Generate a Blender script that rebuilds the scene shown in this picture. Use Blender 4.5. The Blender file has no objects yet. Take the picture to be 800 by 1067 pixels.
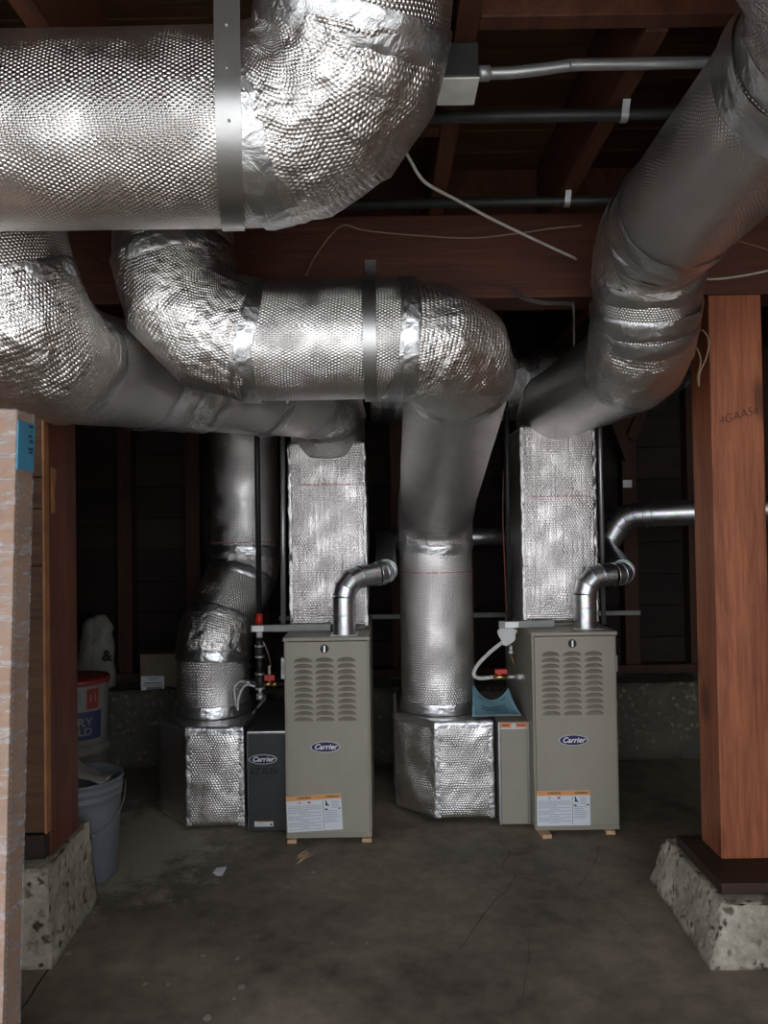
import bpy, bmesh, math, random
import numpy as np
from mathutils import Vector, Matrix, noise

random.seed(7)
SC = bpy.context.scene
COL = SC.collection
V = Vector
PI = math.pi

# ------------------------------------------------------------------ camera, sky, exposure
CAM = V((0, 0, 1.30))
PITCH, ROLL, FPX = math.radians(1.04), math.radians(-0.9), 800.0
CR = Matrix.Rotation(PI / 2 + PITCH, 3, 'X') @ Matrix.Rotation(ROLL, 3, 'Z')
cd = bpy.data.cameras.new('camera')
cam = bpy.data.objects.new('camera', cd)
COL.objects.link(cam)
cam.matrix_world = Matrix.Translation(CAM) @ CR.to_4x4()
cd.sensor_fit = 'VERTICAL'
cd.sensor_height = 36.0
cd.lens = FPX / 1067 * 36.0
cd.clip_start = 0.05
SC.camera = cam

wd = bpy.data.worlds.new('sky')
SC.world = wd
wd.use_nodes = True
_n, _l = wd.node_tree.nodes, wd.node_tree.links
_bg = _n['Background']
_tc = _n.new('ShaderNodeTexCoord')
_sx = _n.new('ShaderNodeSeparateXYZ')
_rp = _n.new('ShaderNodeValToRGB')
_l.new(_tc.outputs['Generated'], _sx.inputs[0])
_l.new(_sx.outputs[2], _rp.inputs[0])
_rp.color_ramp.elements[0].color = (0.90, 0.94, 1.0, 1)      # overcast horizon
_rp.color_ramp.elements[1].color = (0.74, 0.84, 1.0, 1)      # overcast zenith
_l.new(_rp.outputs[0], _bg.inputs[0])
_bg.inputs[1].default_value = 2.4

# hazy sun from beyond the house: it lights the driveway outside, not the room
_sd = bpy.data.lights.new('sun', 'SUN')
_sd.energy = 6.0
_sd.angle = math.radians(4)
_sd.color = (1.0, 0.93, 0.83)
_so = bpy.data.objects.new('sun', _sd)
COL.objects.link(_so)
_so.rotation_euler = V((0.70, 0.14, 0.70)).to_track_quat('Z', 'Y').to_euler()

SC.view_settings.view_transform = 'Standard'
SC.view_settings.look = 'None'
SC.view_settings.gamma = 1.0
SC.view_settings.use_curve_mapping = False
SC.view_settings.exposure = 0.55


def P(x, y, Y):
    """point at depth Y that the photograph shows at pixel (x, y)"""
    d = CR @ V(((x - 400) / FPX, -(y - 533.5) / FPX, -1))
    return CAM + d * (Y / d.y)


def F(x, y, z=0.0):
    """floor point (height z) that the photograph shows at pixel (x, y)"""
    d = CR @ V(((x - 400) / FPX, -(y - 533.5) / FPX, -1))
    return CAM + d * ((z - CAM.z) / d.z)


# ------------------------------------------------------------------ node helpers
class NT:
    def __init__(self, name):
        self.m = bpy.data.materials.new(name)
        self.m.use_nodes = True
        self.t = self.m.node_tree
        self.b = self.t.nodes['Principled BSDF']

    def n(self, typ, **kw):
        nd = self.t.nodes.new(typ)
        for k, v in kw.items():
            setattr(nd, k, v)
        return nd

    def l(self, a, b):
        self.t.links.new(a, b)

    def math(self, op, a, b=None, c=None):
        nd = self.n('ShaderNodeMath', operation=op)
        for i, x in enumerate((a, b, c)):
            if x is None:
                continue
            if isinstance(x, (int, float)):
                nd.inputs[i].default_value = x
            else:
                self.l(x, nd.inputs[i])
        return nd.outputs[0]

    def vmath(self, op, a, b=None):
        nd = self.n('ShaderNodeVectorMath', operation=op)
        for i, x in enumerate((a, b)):
            if x is None:
                continue
            if isinstance(x, tuple):
                nd.inputs[i].default_value = x
            else:
                self.l(x, nd.inputs[i])
        return nd.outputs[1] if op == 'LENGTH' else nd.outputs[0]

    def coord(self, which='Object', scale=(1, 1, 1)):
        tc = self.n('ShaderNodeTexCoord')
        mp = self.n('ShaderNodeMapping')
        mp.inputs['Scale'].default_value = scale
        self.l(tc.outputs[which], mp.inputs[0])
        return mp.outputs[0]

    def noise(self, vec, scale, detail=4, rough=0.5, dist=0.0):
        nd = self.n('ShaderNodeTexNoise')
        self.l(vec, nd.inputs['Vector'])
        nd.inputs['Scale'].default_value = scale
        nd.inputs['Detail'].default_value = detail
        nd.inputs['Roughness'].default_value = rough
        nd.inputs['Distortion'].default_value = dist
        return nd.outputs[0]

    def noise_col(self, vec, scale):
        nd = self.n('ShaderNodeTexNoise')
        self.l(vec, nd.inputs['Vector'])
        nd.inputs['Scale'].default_value = scale
        return nd.outputs[1]

    def voro(self, vec, scale, feature='F1', out=0):
        nd = self.n('ShaderNodeTexVoronoi', feature=feature)
        self.l(vec, nd.inputs['Vector'])
        nd.inputs['Scale'].default_value = scale
        return nd.outputs[out]

    def ramp(self, f, stops):
        nd = self.n('ShaderNodeValToRGB')
        cr = nd.color_ramp
        while len(cr.elements) < len(stops):
            cr.elements.new(0.5)
        for e, (p, c) in zip(cr.elements, stops):
            e.position = p
            e.color = (*c, 1) if len(c) == 3 else c
        self.l(f, nd.inputs[0])
        return nd.outputs[0]

    def rng(self, f, a, b, c, d, smooth=False):
        nd = self.n('ShaderNodeMapRange')
        if smooth:
            nd.interpolation_type = 'SMOOTHSTEP'
        self.l(f, nd.inputs[0])
        for i, x in enumerate((a, b, c, d)):
            nd.inputs[i + 1].default_value = x
        return nd.outputs[0]

    def mix(self, f, a, b, blend='MIX'):
        nd = self.n('ShaderNodeMix', data_type='RGBA', blend_type=blend)
        for s, x in ((nd.inputs[0], f), (nd.inputs[6], a), (nd.inputs[7], b)):
            if isinstance(x, (int, float)):
                s.default_value = x
            elif isinstance(x, tuple):
                s.default_value = (*x, 1)
            else:
                self.l(x, s)
        return nd.outputs[2]

    def bump(self, h, dist, strength=1.0, prev=None):
        nd = self.n('ShaderNodeBump')
        nd.inputs['Strength'].default_value = strength
        nd.inputs['Distance'].default_value = dist
        self.l(h, nd.inputs['Height'])
        if prev is not None:
            self.l(prev, nd.inputs['Normal'])
        return nd.outputs[0]

    def set(self, **kw):
        for k, v in kw.items():
            s = self.b.inputs[{'color': 'Base Color', 'rough': 'Roughness', 'metal': 'Metallic',
                               'normal': 'Normal', 'coat': 'Coat Weight', 'coatr': 'Coat Roughness',
                               'spec': 'Specular IOR Level', 'alpha': 'Alpha', 'coatn': 'Coat Normal'}[k]]
            if isinstance(v, (int, float)):
                s.default_value = v
            elif isinstance(v, tuple):
                s.default_value = (*v, 1)
            else:
                self.l(v, s)
        return self.m


def plain(name, col, rough=0.5, metal=0.0, grime=0.15, bump=0.0, bscale=60):
    t = NT(name)
    c = t.coord('Object')
    f = t.noise(c, 9, 5, 0.6)
    dark = tuple(x * (1 - grime * 2) for x in col)
    lite = tuple(min(1, x * (1 + grime)) for x in col)
    t.set(color=t.ramp(f, [(0.3, dark), (0.7, lite)]), rough=rough, metal=metal)
    if bump:
        t.set(normal=t.bump(t.noise(c, bscale, 3), bump))
    return t.m


def foil(name, pitch=0.0085, bub=1.2, crinkle=0.003, cscale=16, streak=0.0, base=(0.90, 0.865, 0.835), rough=0.285, facet=0.0):
    """bubble-wrap foil: domes on a hexagonal lattice laid out in the wrap's own metres (UV), plus creases"""
    t = NT(name)
    tc = t.n('ShaderNodeTexCoord')
    obj = tc.outputs['Object']
    gr = t.noise(obj, 5, 4)
    nrm = None
    if bub:
        jit = t.n('ShaderNodeTexNoise')
        t.l(tc.outputs['UV'], jit.inputs['Vector'])
        jit.inputs['Scale'].default_value = 14
        jv = t.vmath('SCALE', t.vmath('SUBTRACT', jit.outputs[1], (0.5, 0.5, 0.5)))
        jv.node.inputs[3].default_value = pitch * 1.5
        uv = t.vmath('SCALE', t.vmath('ADD', tc.outputs['UV'], jv))
        uv.node.inputs[3].default_value = 1 / pitch
        S = (1.0, 1.7320508, 1.0)
        H = (0.5, 0.8660254, 0.0)
        uvz = t.vmath('MULTIPLY', uv, (1, 1, 0))
        a = t.vmath('SUBTRACT', t.vmath('MODULO', t.vmath('ADD', uvz, (2000, 1732.0508, 0)), S), H)
        b = t.vmath('SUBTRACT', t.vmath('MODULO', t.vmath('ADD', uvz, (2000.5, 1732.9168, 0)), S), H)
        near = t.math('LESS_THAN', t.vmath('LENGTH', a), t.vmath('LENGTH', b))
        mx = t.n('ShaderNodeMix', data_type='VECTOR')
        t.l(near, mx.inputs[0])
        t.l(b, mx.inputs[4])
        t.l(a, mx.inputs[5])
        o = mx.outputs[1]
        d = t.vmath('LENGTH', o)
        # slope of a dome: steep near its rim, none on the flat web between domes; some domes have gone flat
        k = t.math('MULTIPLY', t.rng(d, 0.50, 0.42, 0.0, 1.0, True), t.rng(t.noise(obj, 9, 3), 0.32, 0.6, 0.25, 1.0))
        ov = t.vmath('SCALE', o)
        t.l(t.math('MULTIPLY', k, bub * 1.0), ov.node.inputs[3])
        nv = t.vmath('NORMALIZE', t.vmath('ADD', ov, (0, 0, 0.5)))
        col = t.vmath('ADD', t.vmath('MULTIPLY', nv, (0.5, 0.5, 0.5)), (0.5, 0.5, 0.5))
        nm = t.n('ShaderNodeNormalMap')
        nm.uv_map = 'wrap'
        t.l(col, nm.inputs['Color'])
        nrm = nm.outputs[0]
    mp = t.n('ShaderNodeMapping')
    t.l(obj, mp.inputs[0])
    mp.inputs['Scale'].default_value = (1, 1, 1 - streak)
    cn = t.noise(mp.outputs[0], cscale, 6, 0.62, 0.6)
    h = t.math('SUBTRACT', 0.5, t.math('ABSOLUTE', t.math('SUBTRACT', cn, 0.5)))
    if facet:
        wv = t.vmath('ADD', mp.outputs[0], t.vmath('MULTIPLY', t.vmath('SUBTRACT', t.noise_col(mp.outputs[0], 9), (.5, .5, .5)), (.12, .12, .12)))
        h = t.math('ADD', h, t.math('MULTIPLY', t.voro(wv, cscale * 1.6), facet))
    nrm = t.bump(h, crinkle, 1.0, nrm)
    t.set(color=t.ramp(gr, [(0.3, tuple(x * 0.86 for x in base)), (0.7, base)]), metal=1.0,
          rough=t.rng(gr, 0.3, 0.7, rough + 0.03, rough), normal=nrm)
    return t.m


def wood(name, dark, lite, axis=2, ring=9.0, rough=0.6, knots=0.5, per_piece=0.25, coarse=1.0):
    t = NT(name)
    sc = [7.0, 7.0, 7.0]
    sc[axis] = 0.55
    oi = t.n('ShaderNodeObjectInfo')
    tc = t.n('ShaderNodeTexCoord')
    off = t.vmath('SCALE', oi.outputs['Location'])
    off.node.inputs[3].default_value = 3.1
    base = t.vmath('ADD', tc.outputs['Object'], off)
    mp = t.n('ShaderNodeMapping')
    t.l(base, mp.inputs[0])
    mp.inputs['Scale'].default_value = tuple(sc)
    c = mp.outputs[0]
    n1 = t.noise(c, 1.6 * coarse, 5, 0.6, 0.8)
    n2 = t.noise(c, ring * coarse, 4, 0.55, 0.3)
    g = t.math('ADD', t.math('MULTIPLY', n1, 0.52), t.math('MULTIPLY', n2, 0.48))
    col = t.ramp(g, [(0.33, dark), (0.5, tuple((a + b) / 2 for a, b in zip(dark, lite))), (0.66, lite)])
    ksc = [4.5, 4.5, 4.5]
    ksc[axis] = 2.6
    mk = t.n('ShaderNodeMapping')
    t.l(base, mk.inputs[0])
    mk.inputs['Scale'].default_value = tuple(ksc)
    kd = t.voro(mk.outputs[0], 1.0)
    kk = t.rng(t.math('ADD', kd, t.math('MULTIPLY', t.math('SUBTRACT', n2, 0.5), 0.18)), 0.08, 0.27, knots, 0.0, True)
    col = t.mix(kk, col, tuple(x * 0.25 for x in dark))
    pr = t.rng(oi.outputs['Random'], 0, 1, 1 - per_piece, 1 + per_piece * 0.5)
    cm = t.n('ShaderNodeCombineColor')
    for i in range(3):
        t.l(pr, cm.inputs[i])
    col = t.mix(1.0, col, cm.outputs[0], 'MULTIPLY')
    fine = t.noise(c, ring * 5, 2, 0.5)
    t.set(color=col, rough=rough, spec=0.35, normal=t.bump(t.math('ADD', t.math('MULTIPLY', fine, 0.4), n2), 0.0025, 0.7))
    return t.m


def concrete(name, dark, lite, scale=2.0, rough=0.75, stone=0.0, bump=0.002):
    t = NT(name)
    c = t.coord('Object')
    a = t.noise(c, scale, 8, 0.62, 0.4)
    b = t.noise(c, scale * 9, 6, 0.65)
    f = t.math('ADD', t.math('MULTIPLY', a, 0.68), t.math('MULTIPLY', b, 0.32))
    col = t.ramp(f, [(0.34, dark), (0.52, tuple((x + y) / 2 for x, y in zip(dark, lite))), (0.68, lite)])
    h = t.noise(c, 55, 6, 0.7)
    if stone:
        cw = t.vmath('ADD', c, t.vmath('MULTIPLY', t.vmath('SUBTRACT', t.noise_col(c, 30), (.5, .5, .5)), (.05, .05, .05)))
        vd = t.voro(cw, 34)
        vc = t.voro(cw, 34, 'F1', 1)
        sp = t.math('MULTIPLY', t.rng(vd, 0.2, 0.5, stone, 0.0, True), t.rng(t.noise(c, 14, 3), 0.36, 0.52, 0.0, 1.0))
        bw = t.n('ShaderNodeRGBToBW')
        t.l(vc, bw.inputs[0])
        col = t.mix(sp, col, t.ramp(bw.outputs[0], [(0.2, (0.05, 0.038, 0.028)), (0.5, (0.20, 0.155, 0.115)), (0.8, (0.50, 0.45, 0.36))]))
        h = t.math('ADD', h, t.rng(t.voro(c, 24), 0.0, 0.45, 0.0, 1.0))
    t.set(color=col, rough=t.rng(a, 0.35, 0.65, rough - 0.15, rough + 0.1), spec=0.4, normal=t.bump(h, bump, 0.8))
    return t.m


M = {}
M['foil'] = foil('bubble_foil', pitch=0.0087)
M['foil_far'] = foil('bubble_foil_riser', pitch=0.0125, bub=1.1, crinkle=0.004, cscale=50, streak=0.93, base=(0.90, 0.86, 0.83))
M['foil_wrinkled'] = foil('wrinkled_bubble_foil', crinkle=0.010, cscale=14, bub=0.85, facet=0.5)
M['foil_plenum'] = foil('loose_bubble_foil', pitch=0.0122, crinkle=0.008, cscale=60, streak=0.93, bub=0.8, base=(0.90, 0.85, 0.83))
M['foil_tape'] = foil('foil_tape', bub=0.0, crinkle=0.006, cscale=20, facet=0.35, base=(0.80, 0.81, 0.82), rough=0.29)
M['tape_dull'] = foil('dull_foil_tape', bub=0.0, crinkle=0.006, cscale=24, facet=0.3, base=(0.62, 0.61, 0.60), rough=0.34)
M['strap'] = plain('galvanized_strap', (0.55, 0.55, 0.54), 0.36, 1.0, 0.08)
t = NT('galvanized_sheet')
_c = t.coord('Object')
_v = t.voro(_c, 55, 'F1', 1)
t.set(color=t.mix(0.16, (0.66, 0.69, 0.71), _v), metal=1.0, rough=t.rng(t.noise(_c, 20, 3), 0.3, 0.7, 0.29, 0.40),
      normal=t.bump(t.noise(_c, 8, 3), 0.002))
M['galv'] = t.m
M['furnace'] = plain('taupe_enamel', (0.31, 0.275, 0.222), 0.42, 0, 0.03, 0.0004, 300)
M['furnace_edge'] = plain('taupe_enamel_frame', (0.28, 0.25, 0.20), 0.45, 0, 0.04)
M['dark_panel'] = plain('charcoal_enamel', (0.024, 0.026, 0.026), 0.45, 0, 0.06)
M['black'] = plain('flat_black', (0.008, 0.008, 0.008), 0.8)
M['black_iron'] = plain('black_iron', (0.028, 0.028, 0.030), 0.5, 0.3, 0.2, 0.0006)
M['steel'] = plain('steel', (0.62, 0.62, 0.62), 0.32, 1.0, 0.1)
M['zinc'] = plain('zinc_fitting', (0.55, 0.56, 0.56), 0.42, 0.7, 0.12)
M['brass'] = plain('brass', (0.62, 0.42, 0.16), 0.3, 1.0, 0.15)
M['red_plastic'] = plain('red_plastic', (0.52, 0.025, 0.015), 0.4, 0, 0.1)
M['white_plastic'] = plain('white_plastic', (0.62, 0.62, 0.60), 0.45, 0, 0.06)
M['cover_white'] = plain('cover_white_paint', (0.85, 0.85, 0.80), 0.5, 0, 0.12)
M['red_wire'] = plain('dull_red_wire', (0.14, 0.02, 0.02), 0.5)
M['grey_pipe'] = plain('grey_conduit', (0.44, 0.45, 0.45), 0.38, 0.75, 0.08)
M['dark_conduit'] = plain('dull_conduit', (0.045, 0.048, 0.045), 0.5, 0.5, 0.12)
M['strut'] = plain('dull_strut', (0.25, 0.25, 0.24), 0.5, 0.4, 0.1)
M['white_cable'] = plain('white_cable', (0.55, 0.52, 0.47), 0.55, 0, 0.08)
M['tan_cable'] = plain('tan_cable', (0.30, 0.20, 0.13), 0.6, 0, 0.1)
M['navy'] = plain('navy_badge', (0.005, 0.006, 0.08), 0.5, 0, 0.05)
M['badge_black'] = plain('badge_dark_navy', (0.010, 0.012, 0.032), 0.3, 0, 0.05)
M['badge_rim'] = plain('badge_rim', (0.62, 0.62, 0.66), 0.3, 0.3, 0.05)
M['white_ink'] = plain('white_ink', (0.75, 0.75, 0.76), 0.45, 0, 0.02)
M['black_ink'] = plain('black_ink', (0.012, 0.012, 0.012), 0.6, 0, 0.05)
M['grey_ink'] = plain('grey_ink', (0.28, 0.29, 0.32), 0.7, 0, 0.02)
M['red_ink'] = plain('red_ink', (0.50, 0.05, 0.05), 0.6, 0, 0.05)
M['pink_ink'] = plain('pink_ink', (0.62, 0.22, 0.22), 0.5, 0, 0.1)
M['paper'] = plain('label_paper', (0.66, 0.68, 0.72), 0.5, 0, 0.02)
M['orange'] = plain('orange_band', (0.72, 0.33, 0.11), 0.5, 0, 0.04)
M['blue_paper'] = plain('blue_paper', (0.36, 0.64, 0.72), 0.6, 0, 0.06)
M['blue_tape'] = plain('blue_tape', (0.07, 0.33, 0.52), 0.6, 0, 0.06)
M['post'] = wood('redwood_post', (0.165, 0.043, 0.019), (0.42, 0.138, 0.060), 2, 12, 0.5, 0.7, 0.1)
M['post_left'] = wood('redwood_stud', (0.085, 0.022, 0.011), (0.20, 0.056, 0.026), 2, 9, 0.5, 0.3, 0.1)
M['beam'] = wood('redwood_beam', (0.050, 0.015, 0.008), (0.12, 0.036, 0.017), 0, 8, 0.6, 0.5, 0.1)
M['joist'] = wood('joist_wood', (0.048, 0.016, 0.008), (0.12, 0.041, 0.019), 1, 8, 0.65, 0.4, 0.3)
M['deck'] = wood('deck_wood', (0.042, 0.018, 0.009), (0.105, 0.046, 0.022), 0, 8, 0.65, 0.4, 0.35)
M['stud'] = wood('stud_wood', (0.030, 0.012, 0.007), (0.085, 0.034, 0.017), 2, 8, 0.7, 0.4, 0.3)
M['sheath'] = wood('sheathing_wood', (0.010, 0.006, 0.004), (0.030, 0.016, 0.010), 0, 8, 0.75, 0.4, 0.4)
M['plank'] = wood('planking_wood', (0.060, 0.028, 0.014), (0.155, 0.076, 0.037), 0, 10, 0.6, 0.5, 0.3)
M['plank_edge'] = plain('fresh_wood_edge', (0.42, 0.18, 0.07), 0.6, 0, 0.2)
M['sill'] = wood('dark_sill_wood', (0.018, 0.010, 0.007), (0.045, 0.024, 0.016), 0, 8, 0.6, 0.3, 0.1)
M['shim'] = wood('pale_shim_wood', (0.42, 0.25, 0.13), (0.62, 0.42, 0.24), 1, 8, 0.6, 0.1, 0.1)
M['floor'] = concrete('stained_concrete_floor', (0.062, 0.049, 0.036), (0.36, 0.295, 0.22), 1.5, 0.66)
def _dust():
    m = M['floor']
    t = NT.__new__(NT)
    t.m, t.t = m, m.node_tree
    t.b = t.t.nodes['Principled BSDF']
    src = t.b.inputs['Base Color'].links[0].from_socket
    tc = t.n('ShaderNodeTexCoord')
    g = t.n('ShaderNodeNewGeometry')
    p = F(138, 880)
    d = t.vmath('LENGTH', t.vmath('MULTIPLY', t.vmath('SUBTRACT', g.outputs['Position'], tuple(p)), (1.0, 0.75, 1.0)))
    f = t.math('ADD', d, t.math('MULTIPLY', t.math('SUBTRACT', t.noise(g.outputs["Position"], 9, 8, 0.75), 0.5), 1.3))
    k = t.rng(f, 0.18, 0.46, 0.85, 0.0, True)
    t.l(t.mix(k, src, (0.40, 0.35, 0.27)), t.b.inputs['Base Color'])


_dust()      # pale plaster dust trodden into the concrete beside the left stem
M['pier'] = concrete('rough_aggregate_concrete', (0.22, 0.19, 0.145), (0.58, 0.52, 0.41), 6, 0.9, 1.0, 0.010)
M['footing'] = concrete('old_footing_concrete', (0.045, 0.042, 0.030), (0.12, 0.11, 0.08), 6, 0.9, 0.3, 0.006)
M['drive'] = concrete('driveway_concrete', (0.42, 0.41, 0.39), (0.55, 0.54, 0.52), 1.2, 0.85)
M['crack'] = plain('crack_dirt', (0.022, 0.019, 0.016), 0.9)
M['plaster'] = plain('dusty_board_wall', (0.17, 0.095, 0.060), 0.8, 0, 0.15)
M['paint_spot'] = plain('pale_paint_drip', (0.34, 0.32, 0.28), 0.6, 0, 0.1)
M['cardboard'] = plain('kraft_cardboard', (0.42, 0.24, 0.14), 0.65, 0, 0.08, 0.0006, 90)
M['dull_box'] = plain('dull_cardboard', (0.16, 0.12, 0.085), 0.7, 0, 0.1)
M['bucket'] = plain('grey_blue_plastic', (0.165, 0.185, 0.205), 0.42, 0, 0.06)
M['pail'] = plain('white_pail_plastic', (0.19, 0.185, 0.165), 0.45, 0, 0.08)
M['pail_lid'] = plain('dark_red_lid', (0.20, 0.022, 0.016), 0.45, 0, 0.1)
M['pail_blue'] = plain('navy_pail_label', (0.020, 0.030, 0.085), 0.45, 0, 0.1)
M['pail_grey'] = plain('grey_green_picture', (0.17, 0.22, 0.20), 0.5, 0, 0.3)
M['cloth'] = plain('dirty_white_cloth', (0.62, 0.59, 0.52), 0.85, 0, 0.15, 0.002, 40)
M['sack'] = plain('white_woven_sack', (0.24, 0.225, 0.185), 0.6, 0, 0.12, 0.003, 25)

# clear stretch film over the cardboard: mostly see-through, with glossy creases
t = NT('stretch_film')
_c = t.coord('Object', (1, 1, 1))
_mp = t.n('ShaderNodeMapping')
_mp.inputs['Scale'].default_value = (6, 6, 22)
_mp.inputs['Rotation'].default_value = (0, math.radians(18), 0)
t.l(_c, _mp.inputs[0])
_w = t.noise(_mp.outputs[0], 1.6, 6, 0.65, 1.2)
t.set(color=(0.85, 0.84, 0.84), rough=0.16, spec=0.6, alpha=t.rng(_w, 0.42, 0.72, 0.10, 0.62, True),
      normal=t.bump(_w, 0.012, 1.0))
M['film'] = t.m

# ------------------------------------------------------------------ object helpers
WORLD = {}


def link(name, me, mat, parent=None, origin=None):
    co = np.empty(len(me.vertices) * 3, np.float32)
    me.vertices.foreach_get('co', co)
    co = co.reshape(-1, 3)
    if origin is None:
        mn, mx = co.min(0), co.max(0)
        c = (mn + mx) / 2
        if parent is None:
            c[2] = mn[2]
    else:
        c = np.array(origin, np.float32)
    me.vertices.foreach_set('co', (co - c).ravel())
    me.update()
    o = bpy.data.objects.new(name, me)
    COL.objects.link(o)
    w = V([float(x) for x in c])
    WORLD[o.name] = w
    o.cycles.shadow_terminator_geometry_offset = 0.0
    if mat is not None:
        if isinstance(mat, (list, tuple)):
            for m in mat:
                me.materials.append(m)
        elif not me.materials:
            me.materials.append(mat)
    if parent is not None:
        o.parent = parent
        o.location = w - WORLD[parent.name]
    else:
        o.location = w
    return o


def copy_piece(src, name, parent, world):
    o = src.copy()
    o.name = name
    COL.objects.link(o)
    o.parent = parent
    o.location = V(world) - (WORLD[parent.name] if parent else V((0, 0, 0)))
    WORLD[o.name] = V(world)
    return o


def thing(name, label, cat, loc, group=None):
    o = bpy.data.objects.new(name, None)
    o.empty_display_size = 0.1
    COL.objects.link(o)
    o.location = loc
    WORLD[o.name] = V(loc)
    return tag(o, label, cat, group)


def tag(o, label, cat, group=None):
    o['label'] = label
    o['category'] = cat
    if group:
        o['group'] = group
    return o


def struct(o):
    o['kind'] = 'structure'
    return o


def stuff(o):
    o['kind'] = 'stuff'
    return o


def bm_mesh(bm, smooth=False):
    me = bpy.data.meshes.new('mesh')
    bmesh.ops.recalc_face_normals(bm, faces=bm.faces)
    bm.to_mesh(me)
    bm.free()
    if smooth:
        me.polygons.foreach_set('use_smooth', [True] * len(me.polygons))
    return me


def box_bm(x0, x1, y0, y1, z0, z1, bevel=0.0, bm=None, seg=2):
    own = bm is None
    b = bmesh.new()
    bmesh.ops.create_cube(b, size=1)
    for v in b.verts:
        v.co = V((x0 + (v.co.x + .5) * (x1 - x0), y0 + (v.co.y + .5) * (y1 - y0), z0 + (v.co.z + .5) * (z1 - z0)))
    if bevel:
        bmesh.ops.bevel(b, geom=b.edges[:], offset=bevel, segments=seg, affect='EDGES', profile=0.6)
    if own:
        return b
    me = bpy.data.meshes.new('tmp')
    b.to_mesh(me)
    b.free()
    bm.from_mesh(me)
    bpy.data.meshes.remove(me)
    return bm


def box(name, x0, x1, y0, y1, z0, z1, mat, parent=None, bevel=0.002):
    return link(name, bm_mesh(box_bm(x0, x1, y0, y1, z0, z1, bevel)), mat, parent)


def xform(me, mtx):
    me.transform(mtx)
    return me


def smooth_path(pts, n=8):
    """Catmull-Rom through the points"""
    pts = [V(p) for p in pts]
    if len(pts) < 3:
        return pts
    q = [pts[0] * 2 - pts[1]] + pts + [pts[-1] * 2 - pts[-2]]
    out = []
    for i in range(1, len(q) - 2):
        p0, p1, p2, p3 = q[i - 1:i + 3]
        for k in range(n):
            s = k / n
            out.append(0.5 * ((2 * p1) + (p2 - p0) * s + (2 * p0 - 5 * p1 + 4 * p2 - p3) * s * s
                              + (3 * p1 - p0 - 3 * p2 + p3) * s ** 3))
    out.append(pts[-1])
    return out


def perp(d):
    a = V((0, 0, 1)) if abs(d.z) < 0.9 else V((1, 0, 0))
    return d.cross(a).normalized()


def tube(pts, r, seg=10, cap=True, bm=None, ribs=0.0):
    own = bm is None
    if own:
        bm = bmesh.new()
    pts = [V(p) for p in pts]
    n = len(pts)
    e = None
    rings = []
    for i, p in enumerate(pts):
        d = (pts[min(i + 1, n - 1)] - pts[max(i - 1, 0)]).normalized()
        e = perp(d) if e is None else (e - d * e.dot(d)).normalized()
        f = d.cross(e)
        rr = (r[i] if isinstance(r, (list, tuple)) else r)
        rings.append([bm.verts.new(p + (e * math.cos(a) + f * math.sin(a)) * rr)
                      for a in (2 * PI * k / seg for k in range(seg))])
    for A, B in zip(rings, rings[1:]):
        for k in range(seg):
            bm.faces.new((A[k], A[(k + 1) % seg], B[(k + 1) % seg], B[k]))
    if cap:
        bm.faces.new(rings[0][::-1])
        bm.faces.new(rings[-1])
    for fc in bm.faces:
        fc.smooth = True
    return bm


def pipe(name, pts, r, mat, parent=None, seg=10):
    return link(name, bm_mesh(tube(pts, r, seg)), mat, parent)


def strip(pts, normal_of, width, thick, across):
    """flat metal strap: rectangle section swept along pts; across = width direction"""
    bm = bmesh.new()
    rings = []
    for i, p in enumerate(pts):
        a, b = pts[max(i - 1, 0)], pts[min(i + 1, len(pts) - 1)]
        d = (V(b) - V(a)).normalized()
        nn = d.cross(V(across)).normalized()
        ac = V(across)
        rings.append([bm.verts.new(V(p) + ac * (sx * width / 2) + nn * (sz * thick / 2))
                      for sx, sz in ((-1, -1), (1, -1), (1, 1), (-1, 1))])
    for A, B in zip(rings, rings[1:]):
        for k in range(4):
            bm.faces.new((A[k], A[(k + 1) % 4], B[(k + 1) % 4], B[k])).smooth = True
        for k in range(4):
            bm.edges.get((A[k], B[k])).smooth = False
    bm.faces.new(rings[0][::-1])
    bm.faces.new(rings[-1])
    return bm


def lathe(profile, center, seg=40, axis='Z'):
    bm = bmesh.new()
    rings = []
    for r, z in profile:
        rings.append([bm.verts.new(V((r * math.cos(2 * PI * k / seg), r * math.sin(2 * PI * k / seg), z)) + V(center))
                      for k in range(seg)])
    for A, B in zip(rings, rings[1:]):
        for k in range(seg):
            f = bm.faces.new((A[k], A[(k + 1) % seg], B[(k + 1) % seg], B[k]))
            f.smooth = True
    bm.faces.new(rings[0][::-1])
    bm.faces.new(rings[-1])
    return bm


def text(name, body, size, mat, parent, loc, rot=None, shear=0.0, bold=0.0, sx=1.0, extrude=0.0003, align='CENTER'):
    cu = bpy.data.curves.new('lettering', 'FONT')
    cu.body = body
    cu.size = size
    cu.shear = shear
    cu.offset = bold
    cu.extrude = extrude
    cu.resolution_u = 3
    cu.align_x = align
    cu.align_y = 'CENTER'
    ob = bpy.data.objects.new('tmp_text', cu)
    COL.objects.link(ob)
    dg = bpy.context.evaluated_depsgraph_get()
    me = bpy.data.meshes.new_from_object(ob.evaluated_get(dg))
    bpy.data.objects.remove(ob)
    R = (rot if rot is not None else Matrix.Rotation(PI / 2, 4, 'X'))
    me.transform(Matrix.Translation(V(loc)) @ R @ Matrix.Diagonal((sx, 1, 1, 1)))
    me.materials.clear()
    return link(name, me, mat, parent)


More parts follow.
